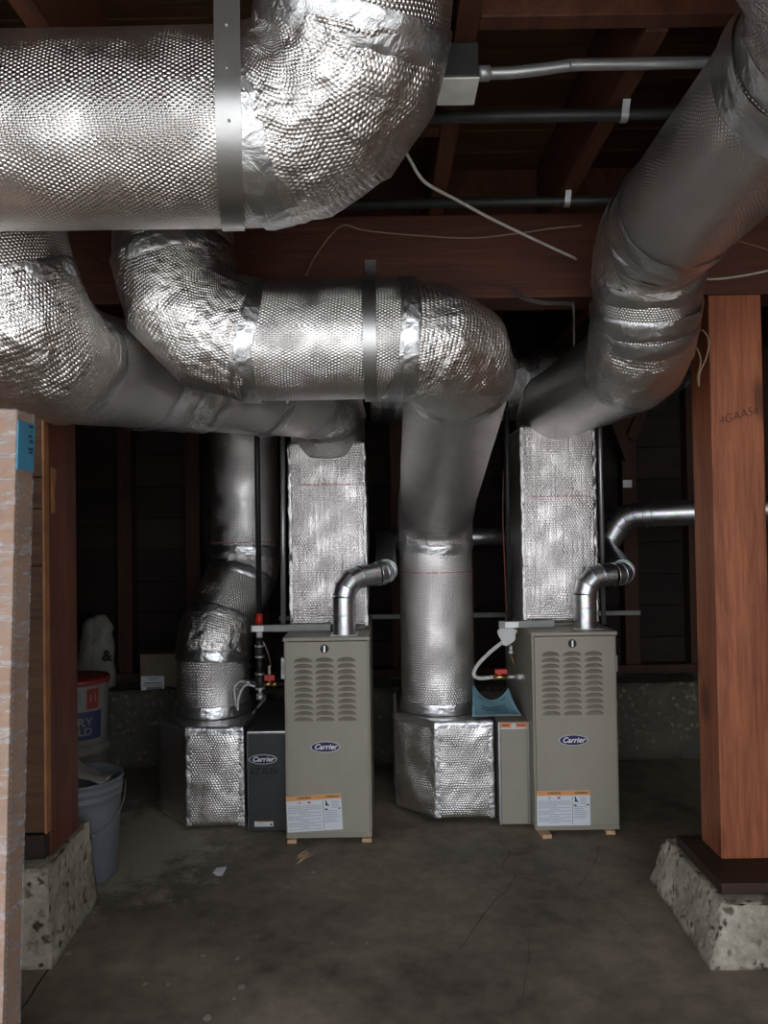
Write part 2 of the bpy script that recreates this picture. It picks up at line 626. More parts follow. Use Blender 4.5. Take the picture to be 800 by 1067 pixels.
def ellipse(name, cx, y, cz, a, b, thick, mat, parent, seg=40):
    bm = bmesh.new()
    fr = [bm.verts.new((cx + a * math.cos(2 * PI * k / seg), y, cz + b * math.sin(2 * PI * k / seg))) for k in range(seg)]
    bk = [bm.verts.new((v.co.x, y + thick, v.co.z)) for v in fr]
    bm.faces.new(fr)
    bm.faces.new(bk[::-1])
    for k in range(seg):
        bm.faces.new((fr[k], fr[(k + 1) % seg], bk[(k + 1) % seg], bk[k]))
    return link(name, bm_mesh(bm), mat, parent)


# ------------------------------------------------------------------ foil ducts
def run_path(points, bends, gores):
    """polyline with every corner replaced by gores; returns [(kind, [points])]"""
    pts = [V(p) for p in points]
    pieces = []
    cur = pts[0]
    for i in range(1, len(pts) - 1):
        p = pts[i]
        a = (p - pts[i - 1]).normalized()
        b = (pts[i + 1] - p).normalized()
        th = a.angle(b)
        R = bends[i - 1]
        tl = R * math.tan(th / 2)
        s, e = p - a * tl, p + b * tl
        cen = p + (b - a).normalized() * (R / math.cos(th / 2))
        k = gores[i - 1]
        ax = a.cross(b).normalized()
        arc = []
        for j in range(k + 1):
            arc.append(cen + Matrix.Rotation(th * j / k, 3, ax) @ (s - cen))
        pieces.append(('duct_section', [cur, s]))
        pieces.append(('elbow', arc))
        cur = e
    pieces.append(('duct_section', [cur, pts[-1]]))
    return pieces


def duct(parent, points, r, bends, gores, seg=96, step=0.013, amp=0.0035, wr=0.006, mat=None, mat_e=None, band=0.055,
         bands=True, cap=True, start_angle=0.0, far=()):
    mat = mat or M['foil']
    mat_e = mat_e or M['foil_wrinkled']
    pieces = run_path(points, bends, gores)
    # the full list of directions
    poly, owner = [pieces[0][1][0]], []
    for kind, pp in pieces:
        for q in pp[1:]:
            if (q - poly[-1]).length > 1e-5:
                poly.append(q)
                owner.append((kind, id(pp)))
    dirs = [(poly[i + 1] - poly[i]).normalized() for i in range(len(poly) - 1)]
    e = perp(dirs[0])
    frames = [e]
    for i in range(1, len(dirs)):
        q = dirs[i - 1].rotation_difference(dirs[i])
        e = q @ e
        e = (e - dirs[i] * e.dot(dirs[i])).normalized()
        frames.append(e)
    ang = [2 * PI * k / seg + start_angle for k in range(seg)]
    cs = np.array([[math.cos(a), math.sin(a)] for a in ang])

    def ring(i, vert, rad):
        """ring at polyline vertex `vert`, in the frame of segment i"""
        d = np.array(dirs[i])
        e = np.array(frames[i])
        f = np.cross(d, e)
        off = (cs[:, :1] * e + cs[:, 1:] * f) * rad
        if vert == 0 or vert == len(poly) - 1:
            m = d
        else:
            m = np.array((dirs[vert - 1] + dirs[vert]).normalized())
        off = off - np.outer(off @ m / (d @ m), d)
        return np.array(poly[vert]) + off

    groups = {}
    order = []
    for i, ow in enumerate(owner):
        if ow not in groups:
            groups[ow] = []
            order.append(ow)
        groups[ow].append(i)
    length = 0.0
    objs = []
    for ow in order:
        kind = ow[0]
        el = kind == 'elbow'
        rad = r + (0.003 if el else 0.0)
        rows, cens, vs = [], [], []
        for i in groups[ow]:
            A, B = ring(i, i, rad), ring(i, i + 1, rad)
            L = (poly[i + 1] - poly[i]).length
            n = max(2, int(L / step))
            for k in range(n + 1):
                if k == 0 and rows:
                    continue
                s = k / n
                rows.append(A * (1 - s) + B * s)
                cens.append(np.array(poly[i].lerp(poly[i + 1], s)))
                # a gore's own cut edge sets how its bubbles run
                vs.append(length + L * s)
            length += L
        co = np.concatenate(rows)
        cc = np.repeat(np.array(cens), seg, 0)
        rd = co - cc
        rd /= np.linalg.norm(rd, axis=1)[:, None]
        disp = np.empty(len(co))
        for q in range(len(co)):
            p = co[q]
            v = amp * (1.0 if el else 0.6) * noise.noise(V((p[0] * 5, p[1] * 5, p[2] * 5)))
            if el:
                w = abs(noise.noise(V((p[0] * 17, p[1] * 17, p[2] * 17)), noise_basis='PERLIN_ORIGINAL'))
                v += wr * (0.35 - w)
            disp[q] = v
        co = co + rd * disp[:, None]
        nr = len(rows)
        faces, uvs = [], []
        du = 2 * PI * r / seg
        # whole number of bubbles around
        for a in range(nr - 1):
            for k in range(seg):
                k1 = (k + 1) % seg
                faces.append((a * seg + k, a * seg + k1, (a + 1) * seg + k1, (a + 1) * seg + k))
                uvs += [(k * du, vs[a]), ((k + 1) * du, vs[a]), ((k + 1) * du, vs[a + 1]), (k * du, vs[a + 1])]
        if cap:
            if ow is order[0]:
                faces.append(tuple(range(seg - 1, -1, -1)))
                uvs += [(0, 0)] * seg
            if ow is order[-1]:
                faces.append(tuple((nr - 1) * seg + k for k in range(seg)))
                uvs += [(0, 0)] * seg
        me = bpy.data.meshes.new(kind)
        me.from_pydata(co.tolist(), [], faces)
        ul = me.uv_layers.new(name='wrap')
        ul.data.foreach_set('uv', np.array(uvs, np.float32).ravel())
        me.polygons.foreach_set('use_smooth', [True] * len(me.polygons))
        nsec = sum(1 for q in order[:order.index(ow)] if q[0] == 'duct_section')
        objs.append(link(kind, me, mat_e if el else (M['foil_far'] if nsec in far else mat), parent))
    if bands:
        for (kind, pp) in pieces:
            if kind == 'elbow':
                for (at, dr) in ((pp[0], -(pp[1] - pp[0]).normalized()), (pp[-1], (pp[-1] - pp[-2]).normalized())):
                    tape(parent, at, dr, r + 0.006, band)
    return pieces


def tape(parent, at, d, r, width, mat=None, amp=0.003, seg=72, name='tape_band', wrapn=14):
    """band of smooth foil tape round a duct"""
    at, d = V(at), V(d).normalized()
    e = perp(d)
    f = d.cross(e)
    nl = 7
    rows = []
    fa, uv = [], []
    for a in range(nl):
        s = (a / (nl - 1) - 0.5)
        for k in range(seg):
            t_ = 2 * PI * k / seg
            dv = e * math.cos(t_) + f * math.sin(t_)
            p = at + d * (s * width) + dv * r
            q = p * wrapn
            edge = d * (0.004 * noise.noise(p * 23 + V((9, 1, 4))) * (1 if abs(s) > .45 else .3))
            w = amp * noise.noise(q) - (0.003 if abs(s) > .45 else 0)
            rows.append(p + dv * w + edge)
    for a in range(nl - 1):
        for k in range(seg):
            k1 = (k + 1) % seg
            fa.append((a * seg + k, a * seg + k1, (a + 1) * seg + k1, (a + 1) * seg + k))
    me = bpy.data.meshes.new(name)
    me.from_pydata([tuple(x) for x in rows], [], fa)
    me.uv_layers.new(name='wrap')
    me.polygons.foreach_set('use_smooth', [True] * len(me.polygons))
    return link(name, me, mat or M['foil_tape'], parent)


def dash_ring(parent, at, d, r, a0=0, a1=2 * PI, n=60, h=0.006):
    """a line of small red print round a wrapped pipe"""
    at, d = V(at), V(d).normalized()
    e = perp(d)
    f = d.cross(e)
    bm = bmesh.new()
    for k in range(n):
        if k % 7 == 6:
            continue
        t0 = a0 + (a1 - a0) * k / n
        t1 = a0 + (a1 - a0) * (k + 0.62) / n
        q = []
        for t_, s in ((t0, -1), (t1, -1), (t1, 1), (t0, 1)):
            q.append(bm.verts.new(at + d * (s * h / 2) + (e * math.cos(t_) + f * math.sin(t_)) * r))
        bm.faces.new(q)
    return stuff(link('red_print', bm_mesh(bm), M['pink_ink'], parent))


def wrapped_box(name, poly, z0, z1, mat, parent, res=0.016, amp=0.006, bulge=0.012):
    """prism wrapped in loose foil: fine wall grids, puffed a little between the corners"""
    co, faces, uvs = [], [], []
    nz = max(2, int((z1 - z0) / res))
    cols = []
    n = len(poly)
    u = 0.0
    for i in range(n):
        a, b = V((*poly[i], 0)), V((*poly[(i + 1) % n], 0))
        L = (b - a).length
        k = max(2, int(L / res))
        nn = V((b.y - a.y, -(b.x - a.x), 0)).normalized()
        for j in range(k):
            s = j / k
            cols.append((a.lerp(b, s), nn, 4 * s * (1 - s), u + L * s))
        u += L
    m = len(cols)
    for q in range(nz + 1):
        z = z0 + (z1 - z0) * q / nz
        sz = q / nz
        puff = 4 * sz * (1 - sz)
        for (p, nn, c, uu) in cols:
            pp = V((p.x, p.y, z))
            w = bulge * c * min(1, puff * 2) + amp * noise.noise(pp * 11) + 0.6 * amp * noise.noise(pp * 27)
            if q in (0, nz):
                w -= 0.006
            co.append(pp + nn * w)
    for q in range(nz):
        for k in range(m):
            k1 = (k + 1) % m
            faces.append((q * m + k, q * m + k1, (q + 1) * m + k1, (q + 1) * m + k))
            u0 = cols[k][3]
            u1 = cols[k1][3] if k1 else u
            v0, v1 = z0 + (z1 - z0) * q / nz, z0 + (z1 - z0) * (q + 1) / nz
            uvs += [(u0, v0), (u1, v0), (u1, v1), (u0, v1)]
    top = tuple(nz * m + k for k in range(m))
    bot = tuple(k for k in range(m - 1, -1, -1))
    for fc in (top, bot):
        faces.append(fc)
        uvs += [(co[k].x, co[k].y) for k in fc]
    me = bpy.data.meshes.new(name)
    me.from_pydata([tuple(c) for c in co], [], faces)
    ul = me.uv_layers.new(name='wrap')
    ul.data.foreach_set('uv', np.array(uvs, np.float32).ravel())
    sm = [True] * len(me.polygons)
    sm[-1] = sm[-2] = False
    me.polygons.foreach_set('use_smooth', sm)
    return link(name, me, mat, parent)


def corner_tape(parent, p, d1, d2, z0, z1, w=0.03, off=0.006, amp=0.004):
    """crinkled foil tape folded over an upright corner; d1, d2 run away from the corner along its two faces"""
    p, d1, d2 = V((*p, 0)), V((*d1, 0)).normalized(), V((*d2, 0)).normalized()
    out = -(d1 + d2).normalized()
    nz = int((z1 - z0) / 0.012)
    prof = [(d1, w), (d1, w * .5), (d1, w * .12), (d2, w * .12), (d2, w * .5), (d2, w)]
    co, fa = [], []
    for q in range(nz + 1):
        z = z0 + (z1 - z0) * q / nz
        for j, (d, s) in enumerate(prof):
            pp = p + d * s + V((0, 0, z))
            wv = off + amp * noise.noise(pp * 30 + V((j, 0, 0)))
            jag = 1 + 0.25 * noise.noise(V((z * 40, j * 3.1, 5.0)))
            co.append(p + d * s * jag + out * wv + V((0, 0, z)))
    for q in range(nz):
        for j in range(5):
            fa.append((q * 6 + j, q * 6 + j + 1, (q + 1) * 6 + j + 1, (q + 1) * 6 + j))
    me = bpy.data.meshes.new('corner_tape')
    me.from_pydata([tuple(c) for c in co], [], fa)
    me.uv_layers.new(name='wrap')
    me.polygons.foreach_set('use_smooth', [True] * len(me.polygons))
    return link('corner_tape', me, M['tape_dull'], parent)


# ------------------------------------------------------------------ the setting
XL, XR, YF, YB = -2.7, 2.7, -1.1, 4.62
XG = -5.5      # the open bay in front of the plank wall reaches farther left
struct(box('wall_left_stem', XG, XL + .005, 2.31, 2.383, 0, 0.31, M['plaster'], None, 0))
fl = struct(box('floor', XG, XR, YF, YB + .1, -0.12, 0.0, M['floor'], None, 0))
gd = struct(box('ground', -30, 30, -40, YF, -0.14, -0.02, M['drive'], None, 0))
struct(box('wall_left', XG - .1, XG, YF, 2.38, 0, 2.62, M['plaster'], None, 0))
struct(box('wall_left_rear', XL - .1, XL, 2.385, YB, 0, 2.62, M['plaster'], None, 0))
struct(box('wall_right', XR, XR + .1, YF, YB, 0, 2.62, M['plaster'], None, 0))
bmw = box_bm(XG, XR, YF - .12, YF, 2.25, 2.62)
box_bm(XG, XG + .35, YF - .12, YF, 0, 2.25, 0, bmw)
box_bm(XR - .35, XR, YF - .12, YF, 0, 2.25, 0, bmw)
struct(link('wall_front', bm_mesh(bmw), M['plaster']))


def crack(pts, w=0.004, seedv=0.0):
    w *= 0.8
    bm = bmesh.new()
    fp = [F(*p) for p in pts]
    full = []
    for a, b in zip(fp, fp[1:]):
        k = max(2, int((b - a).length / 0.03))
        for j in range(k):
            full.append(a.lerp(b, j / k))
    full.append(fp[-1])
    prev = None
    for i, p in enumerate(full):
        a, b = full[max(i - 1, 0)], full[min(i + 1, len(full) - 1)]
        d = (b - a).normalized()
        s = V((-d.y, d.x, 0))
        j = s * (0.012 * noise.noise(p * 9 + V((seedv, 0, 0))))
        ww = w * (0.6 + 0.5 * noise.noise(p * 17))
        L, R = p + j + s * ww / 2, p + j - s * ww / 2
        L.z = R.z = 0.0007
        cur = (bm.verts.new(L), bm.verts.new(R))
        if prev:
            bm.faces.new((prev[0], prev[1], cur[1], cur[0]))
        prev = cur
    return link('crack', bm_mesh(bm), M['crack'], fl)


crack([(510, 865), (530, 887), (524, 904), (538, 913), (513, 941), (479, 989)], 0.0045)
crack([(538, 913), (597, 927), (631, 938), (671, 977)], 0.003, 3)
crack([(626, 882), (618, 903), (600, 927)], 0.003, 6)
crack([(420, 905), (470, 898), (524, 904)], 0.002, 9)
crack([(545, 960), (552, 1000), (543, 1040)], 0.0022, 2)
crack([(97, 938), (50, 1008), (22, 1052)], 0.012, 5)
crack([(655, 752), (690, 775), (728, 800)], 0.004, 8)
crack([(120, 858), (150, 845), (166, 838)], 0.004, 1)


def spot(x, y, r):
    c = F(x, y)
    bm = bmesh.new()
    vs = []
    for k in range(12):
        a = 2 * PI * k / 12
        rr = r * (0.7 + 0.5 * random.random())
        vs.append(bm.verts.new((c.x + rr * math.cos(a), c.y + rr * math.sin(a) * 1.5, 0.0012)))
    bm.faces.new(vs)
    return link('paint_drip', bm_mesh(bm), M['paint_spot'], fl)


for x, y, r in ((151, 1026, .008), (252, 1029, .010), (244, 1041, .006), (216, 1061, .011), (175, 1026, .005), (212, 996, .006),
                (71, 994, .010), (248, 999, .007), (345, 983, .004), (222, 961, .003), (300, 925, .006), (326, 909, .007),
                (268, 976, .004), (382, 983, .004), (467, 861, .006), (120, 905, .004)):
    spot(x, y, r)

# ceiling: deck boards on joists
JZ = 2.32
ce = struct(box('ceiling', XG, XR, YF, YB, 2.585, 2.62, M['deck'], None, 0))
b0 = None
y = YF
k = 0
while y < YB - 0.02:
    if b0 is None:
        b0 = box('deck_board', XG, XR, y, y + 0.138, 2.56, 2.584, M['deck'], ce, 0.003)
    else:
        copy_piece(b0, 'deck_board', ce, ((XG + XR) / 2, y + 0.069, 2.572))
    y += 0.1415


def joist(x, y0, y1):
    return box('joist', x - .024, x + .024, y0, y1, JZ, 2.559, M['joist'], ce, 0.003)


for x in (-2.3, -1.9, -1.5, -1.09):
    joist(x, YF + .02, YB - .02)
for x in (-5.1, -4.7, -4.3, -3.9, -3.5, -3.1, -2.7):
    joist(x, YF + .02, 2.35)
joist(-0.684, YF + .02, YB - .02)
joist(-0.26, 2.02, YB - .02)
joist(0.186, YF + .02, YB - .02)
joist(0.585, 1.58, YB - .02)
joist(1.0, YF + .02, YB - .02)
for x in (1.4, 1.8, 2.2):
    joist(x, YF + .02, YB - .02)
for (xa, xb, yy) in ((-0.659, 0.161, 1.99), (0.211, 0.975, 1.555), (0.211, 0.56, 2.72), (0.61, 0.975, 2.72), (-.236, .161, 2.72)):
    box('blocking', xa, xb, yy - .022, yy + .022, JZ + 0.005, 2.558, M['joist'], ce, 0.003)

# back wall: footing, studs, horizontal sheathing boards
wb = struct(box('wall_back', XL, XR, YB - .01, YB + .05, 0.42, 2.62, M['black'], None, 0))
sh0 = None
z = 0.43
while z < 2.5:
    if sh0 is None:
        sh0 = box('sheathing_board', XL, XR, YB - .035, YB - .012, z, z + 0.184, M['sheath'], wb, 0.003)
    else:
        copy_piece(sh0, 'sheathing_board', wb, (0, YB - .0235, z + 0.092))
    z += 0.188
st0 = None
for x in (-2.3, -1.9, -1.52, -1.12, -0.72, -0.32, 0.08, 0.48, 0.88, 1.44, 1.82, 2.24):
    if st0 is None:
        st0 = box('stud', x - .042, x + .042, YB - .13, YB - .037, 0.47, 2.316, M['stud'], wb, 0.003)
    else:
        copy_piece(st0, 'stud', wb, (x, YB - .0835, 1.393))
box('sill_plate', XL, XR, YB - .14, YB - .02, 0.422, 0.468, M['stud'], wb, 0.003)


def brace(p, q):
    me = bm_mesh(box_bm(-.03, .03, -.02, .02, 0, (q - p).length, 0.003))
    d = (q - p).normalized()
    me.transform(Matrix.Translation(p) @ V((0, 0, 1)).rotation_difference(d).to_matrix().to_4x4())
    return link('brace', me, M['stud'], wb)


brace(V((1.44, YB - .155, 1.78)), V((1.66, YB - .155, 2.28)))
brace(V((1.42, YB - .20, 1.66)), V((1.20, YB - .20, 2.26)))


def rough_block(name, bot, top, z0, z1, mat, res=0.022, amp=0.012, parent=None):
    """lump of hand-poured concrete: quad frustum with fine, uneven faces (counterclockwise corners seen from above)"""
    bm = bmesh.new()
    B = [V((*p, z0)) for p in bot]
    T = [V((*p, z1)) for p in top]

    def grid(a, b, c, d):
        nu = max(2, int(max((b - a).length, (c - d).length) / res))
        nv = max(2, int(max((d - a).length, (c - b).length) / res))
        g = [[bm.verts.new(a.lerp(b, i / nu).lerp(d.lerp(c, i / nu), j / nv)) for i in range(nu + 1)] for j in range(nv + 1)]
        for j in range(nv):
            for i in range(nu):
                bm.faces.new((g[j][i], g[j][i + 1], g[j + 1][i + 1], g[j + 1][i]))
    for i in range(4):
        grid(B[i], B[(i + 1) % 4], T[(i + 1) % 4], T[i])
    grid(T[0], T[1], T[2], T[3])
    grid(B[3], B[2], B[1], B[0])
    bmesh.ops.remove_doubles(bm, verts=bm.verts, dist=0.004)
    bmesh.ops.recalc_face_normals(bm, faces=bm.faces)
    bm.normal_update()
    for v in bm.verts:
        p = v.co.copy()
        w = amp * noise.noise(p * 9) + 0.55 * amp * noise.noise(p * 31) + 0.3 * amp * noise.noise(p * 70)
        if v.co.z < z0 + 0.004:
            n2 = V((v.normal.x, v.normal.y, 0)) * w * 0.6
            v.co += n2
        else:
            v.co += v.normal * w
    for f in bm.faces:
        f.smooth = True
    return link(name, bm_mesh(bm), mat, parent)


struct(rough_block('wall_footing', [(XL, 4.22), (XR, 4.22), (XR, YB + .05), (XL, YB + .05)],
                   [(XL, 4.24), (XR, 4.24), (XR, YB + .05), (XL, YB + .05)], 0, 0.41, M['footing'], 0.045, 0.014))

# ------------------------------------------------------------------ big timber: beam, posts, piers
BZ = 2.04
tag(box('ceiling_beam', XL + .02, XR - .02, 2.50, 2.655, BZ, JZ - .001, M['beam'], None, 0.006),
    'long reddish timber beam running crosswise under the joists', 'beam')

pr = tag(rough_block('concrete_pier', [(.925, 2.245), (1.50, 2.245), (1.50, 2.83), (.945, 2.83)],
                     [(.985, 2.285), (1.45, 2.285), (1.45, 2.77), (.99, 2.77)], 0, 0.165, M['pier'], 0.016, 0.011),
         'low crumbly concrete pier under the tall wooden post at right', 'pier')
rp_ = thing('timber_post', 'tall reddish square wooden post on a dark base plate, at right', 'post', (1.158, 2.58, 0.172))
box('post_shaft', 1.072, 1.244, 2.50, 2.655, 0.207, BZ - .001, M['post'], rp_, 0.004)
box('base_plate', 1.0, 1.33, 2.335, 2.70, 0.172, 0.206, M['sill'], rp_, 0.004)
text('pencil_mark', '4GAA56', 0.040, M['black_ink'], rp_, P(769, 433, 2.4985),
     Matrix.Rotation(math.radians(-16), 4, 'Y') @ Matrix.Rotation(PI / 2, 4, 'X'), 0.25, -0.0007, 0.95)

pl = tag(rough_block('concrete_pier', [(XL + .01, 2.30), (-1.006, 2.30), (-1.025, 2.72), (XL + .01, 2.72)],
                     [(XL + .01, 2.32), (-1.03, 2.325), (-1.045, 2.70), (XL + .01, 2.70)], 0, 0.285, M['pier'], 0.018, 0.010),
         'rough concrete stem under the plank-clad post at left, beside the grey bucket', 'pier')
lp = thing('timber_post', 'red-brown wooden post clad in horizontal planks, behind the wrapped carton at left', 'post', (-1.1, 2.5, 0.292))
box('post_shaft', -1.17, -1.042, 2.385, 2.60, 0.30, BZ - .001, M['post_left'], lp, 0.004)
z_cuts = [P(45, y, 2.36).z for y in (893, 868, 589.5, 530, 497)] + [BZ - .12]
for i, (za, zb) in enumerate(zip(z_cuts, z_cuts[1:])):
    if i == 0:
        box('sill_board', XG + .01, -1.044, 2.345, 2.384, za, zb - .002, M['sill'], lp, 0.003)
    else:
        box('plank', XG + .01, -1.048, 2.355 + .003 * (i % 2), 2.384, za + .001, zb - .002, M['plank'], lp, 0.003)
box('plank_edge', -1.0475, -1.040, 2.352, 2.3845, z_cuts[1], BZ - .12, M['plank_edge'], lp, 0.001)
# split-off splinter on the post's inner face
bm = bmesh.new()
sp = [(2.40, 1.50), (2.43, 1.495), (2.425, 1.46), (2.415, 1.42), (2.42, 1.36), (2.40, 1.355)]
fr = [bm.verts.new((-1.0355, a, b)) for a, b in sp]
bk = [bm.verts.new((-1.0415, a, b)) for a, b in sp]
bm.faces.new(fr)
bm.faces.new(bk[::-1])
for k in range(len(sp)):
    bm.faces.new((fr[k], fr[(k + 1) % len(sp)], bk[(k + 1) % len(sp)], bk[k]))
link('splinter', bm_mesh(bm), M['plank_edge'], lp)

# ------------------------------------------------------------------ furnaces
LW, LH = 0.077, 0.0185


def louver_outline(cx, cz, n=12):
    pts = [(cx - LW / 2, cz), (cx + LW / 2, cz)]
    for k in range(1, n):
        a = PI * k / n
        pts.append((cx + LW / 2 * math.cos(a), cz + LH * math.sin(a) ** 0.9))
    return pts


def make_furnace(x0, x1, yf, name_label, label_box, label_rot, logo_c, eye, louv_x, louv_z):
    z0, z1 = 0.0165, 0.843
    depth = 0.73
    f = thing('furnace', name_label, 'furnace', ((x0 + x1) / 2, yf + depth / 2, z0))
    # cabinet: an open-fronted sheet-metal shell
    bm = bmesh.new()
    tck = 0.012
    box_bm(x0, x0 + tck, yf + .012, yf + depth, z0, z1 - .016, 0.002, bm)
    box_bm(x1 - tck, x1, yf + .012, yf + depth, z0, z1 - .016, 0.002, bm)
    box_bm(x0 + tck, x1 - tck, yf + depth - tck, yf + depth, z0, z1 - .016, 0, bm)
    box_bm(x0 + tck, x1 - tck, yf + .012, yf + depth - tck, z0, z0 + tck, 0, bm)
    link('cabinet', bm_mesh(bm), M['furnace_edge'], f)
    box('top_panel', x0 - .003, x1 + .003, yf - .004, yf + depth + .003, z1 - .0155, z1, M['furnace'], f, 0.003)
    box('louver_shade_sheet', x0 + .013, x1 - .013, yf + .045, yf + .055, z0 + .014, z1 - .018, M['black'], f, 0)  # black sheet added behind the louvers to darken the shade in their openings
    # front door: a sheet with punched louver openings
    dx0, dx1, dz0, dz1 = x0 + .010, x1 - .010, z0 + .022, z1 - .019
    bm = bmesh.new()
    loops = []
    outer = [(dx0, dz0), (dx1, dz0), (dx1, dz1), (dx0, dz1)]
    holes = [louver_outline(cx, cz) for cz in louv_z for cx in louv_x]
    edges = []

    def loop(pts, y):
        vs = [bm.verts.new((a, y, b)) for a, b in pts]
        es = [bm.edges.new((vs[i], vs[(i + 1) % len(vs)])) for i in range(len(vs))]
        return vs, es
    ov, oe = loop(outer, yf)
    edges += oe
    hv = []
    for h in holes:
        v_, e_ = loop(h, yf)
        hv.append(v_)
        edges += e_
    bmesh.ops.triangle_fill(bm, use_beauty=True, use_dissolve=False, edges=edges)
    # drop any triangle that fell inside an opening
    kill = []
    for fc in bm.faces:
        c = fc.calc_center_median()
        for cz in louv_z:
            if cz + .0005 < c.z < cz + LH:
                for cx in louv_x:
                    q = (c.x - cx) / (LW / 2)
                    if abs(q) < 1 and (c.z - cz) < LH * math.sqrt(max(0, 1 - q * q)) * 0.93:
                        # all corners on the same opening?
                        if all(abs(v.co.x - cx) < LW / 2 + 1e-4 and cz - 1e-4 <= v.co.z <= cz + LH + 1e-4 for v in fc.verts):
                            kill.append(fc)
    if kill:
        bmesh.ops.delete(bm, geom=list(set(kill)), context='FACES_ONLY')
    for vs, dpt in [(ov, 0.018)] + [(h, 0.0025) for h in hv]:
        bk = [bm.verts.new((v.co.x, yf + dpt, v.co.z)) for v in vs]
        for i in range(len(vs)):
            j = (i + 1) % len(vs)
            bm.faces.new((vs[i], vs[j], bk[j], bk[i]))
    link('door_panel', bm_mesh(bm), M['furnace'], f)
    # louver flaps: flush at the bottom edge, pushed in along the arch
    bm = bmesh.new()
    n = 14
    rows = []
    for j in range(5):
        s = j / 4
        rows.append([])
        for k in range(n + 1):
            xx = -LW / 2 + LW * k / n
            q = xx / (LW / 2)
            top = LH * math.sqrt(max(0, 1 - q * q))
            rows[-1].append(bm.verts.new((xx, 0.0008 + 0.020 * s ** 1.1 * max(0.02, 1 - q * q), top * s * 0.74)))
    for j in range(4):
        for k in range(n):
            fc = bm.faces.new((rows[j][k], rows[j][k + 1], rows[j + 1][k + 1], rows[j + 1][k]))
            fc.smooth = True
    bmesh.ops.remove_doubles(bm, verts=bm.verts, dist=1e-5)
    me = bm_mesh(bm, True)
    first = None
    for cz in louv_z:
        for cx in louv_x:
            if first is None:
                me.transform(Matrix.Translation((cx, yf, cz)))
                first = link('louver', me, M['furnace'], f, origin=(cx, yf, cz))
            else:
                copy_piece(first, 'louver', f, (cx, yf, cz))
    # kick rail under the door
    box('bottom_rail', x0 + .002, x1 - .002, yf + .004, yf + .016, z0, z0 + .020, M['furnace_edge'], f, 0.001)
    # sight glass
    sg = ellipse('sight_glass', eye[0], yf - .004, eye[1], .018, .018, .006, M['dark_conduit'], f, 24)
    ellipse('lens', eye[0], yf - .0055, eye[1], .013, .013, .002, M['black'], sg, 20)
    box('lens_bar', eye[0] - .0035, eye[0] + .0035, yf - .0075, yf - .0055, eye[1] - .013, eye[1] + .013, M['steel'], sg, 0.0005)
    # oval badge
    badge(f, logo_c[0], yf - .001, logo_c[1], 0.061, 0.0225, M['navy'])
    # warning label
    lx, lz, lw, lh = label_box
    Rm = Matrix.Translation((lx, yf - .0012, lz)) @ Matrix.Rotation(label_rot, 4, 'Y')
    lab = warning_label(f, Rm, lw, lh)
    return f


def badge(parent, cx, y, cz, a, b, mat, ink='white_ink'):
    rim = ellipse('badge', cx, y - .004, cz, a, b, .004, M['badge_rim'], parent)
    ellipse('badge_field', cx, y - .0052, cz, a * .94, b * .88, .002, mat, rim)
    text('lettering', 'Carrier', b * 1.38, M[ink], rim, (cx, y - .0056, cz + b * .03), None, 0.32, 0.0009, a * 0.0, 0.0003) \
        if False else text('lettering', 'Carrier', b * 1.36, M[ink], rim, (cx, y - .0057, cz + b * .02), None, 0.32, 0.0008,
                           1.02 * (a / b) / 2.71, 0.0003)
    return rim


def plate(x0, x1, z0, z1, y, Rm, bm=None):
    own = bm is None
    if own:
        bm = bmesh.new()
    vs = [bm.verts.new(Rm @ V(p)) for p in ((x0, y, z0), (x1, y, z0), (x1, y, z1), (x0, y, z1))]
    bm.faces.new(vs)
    return bm


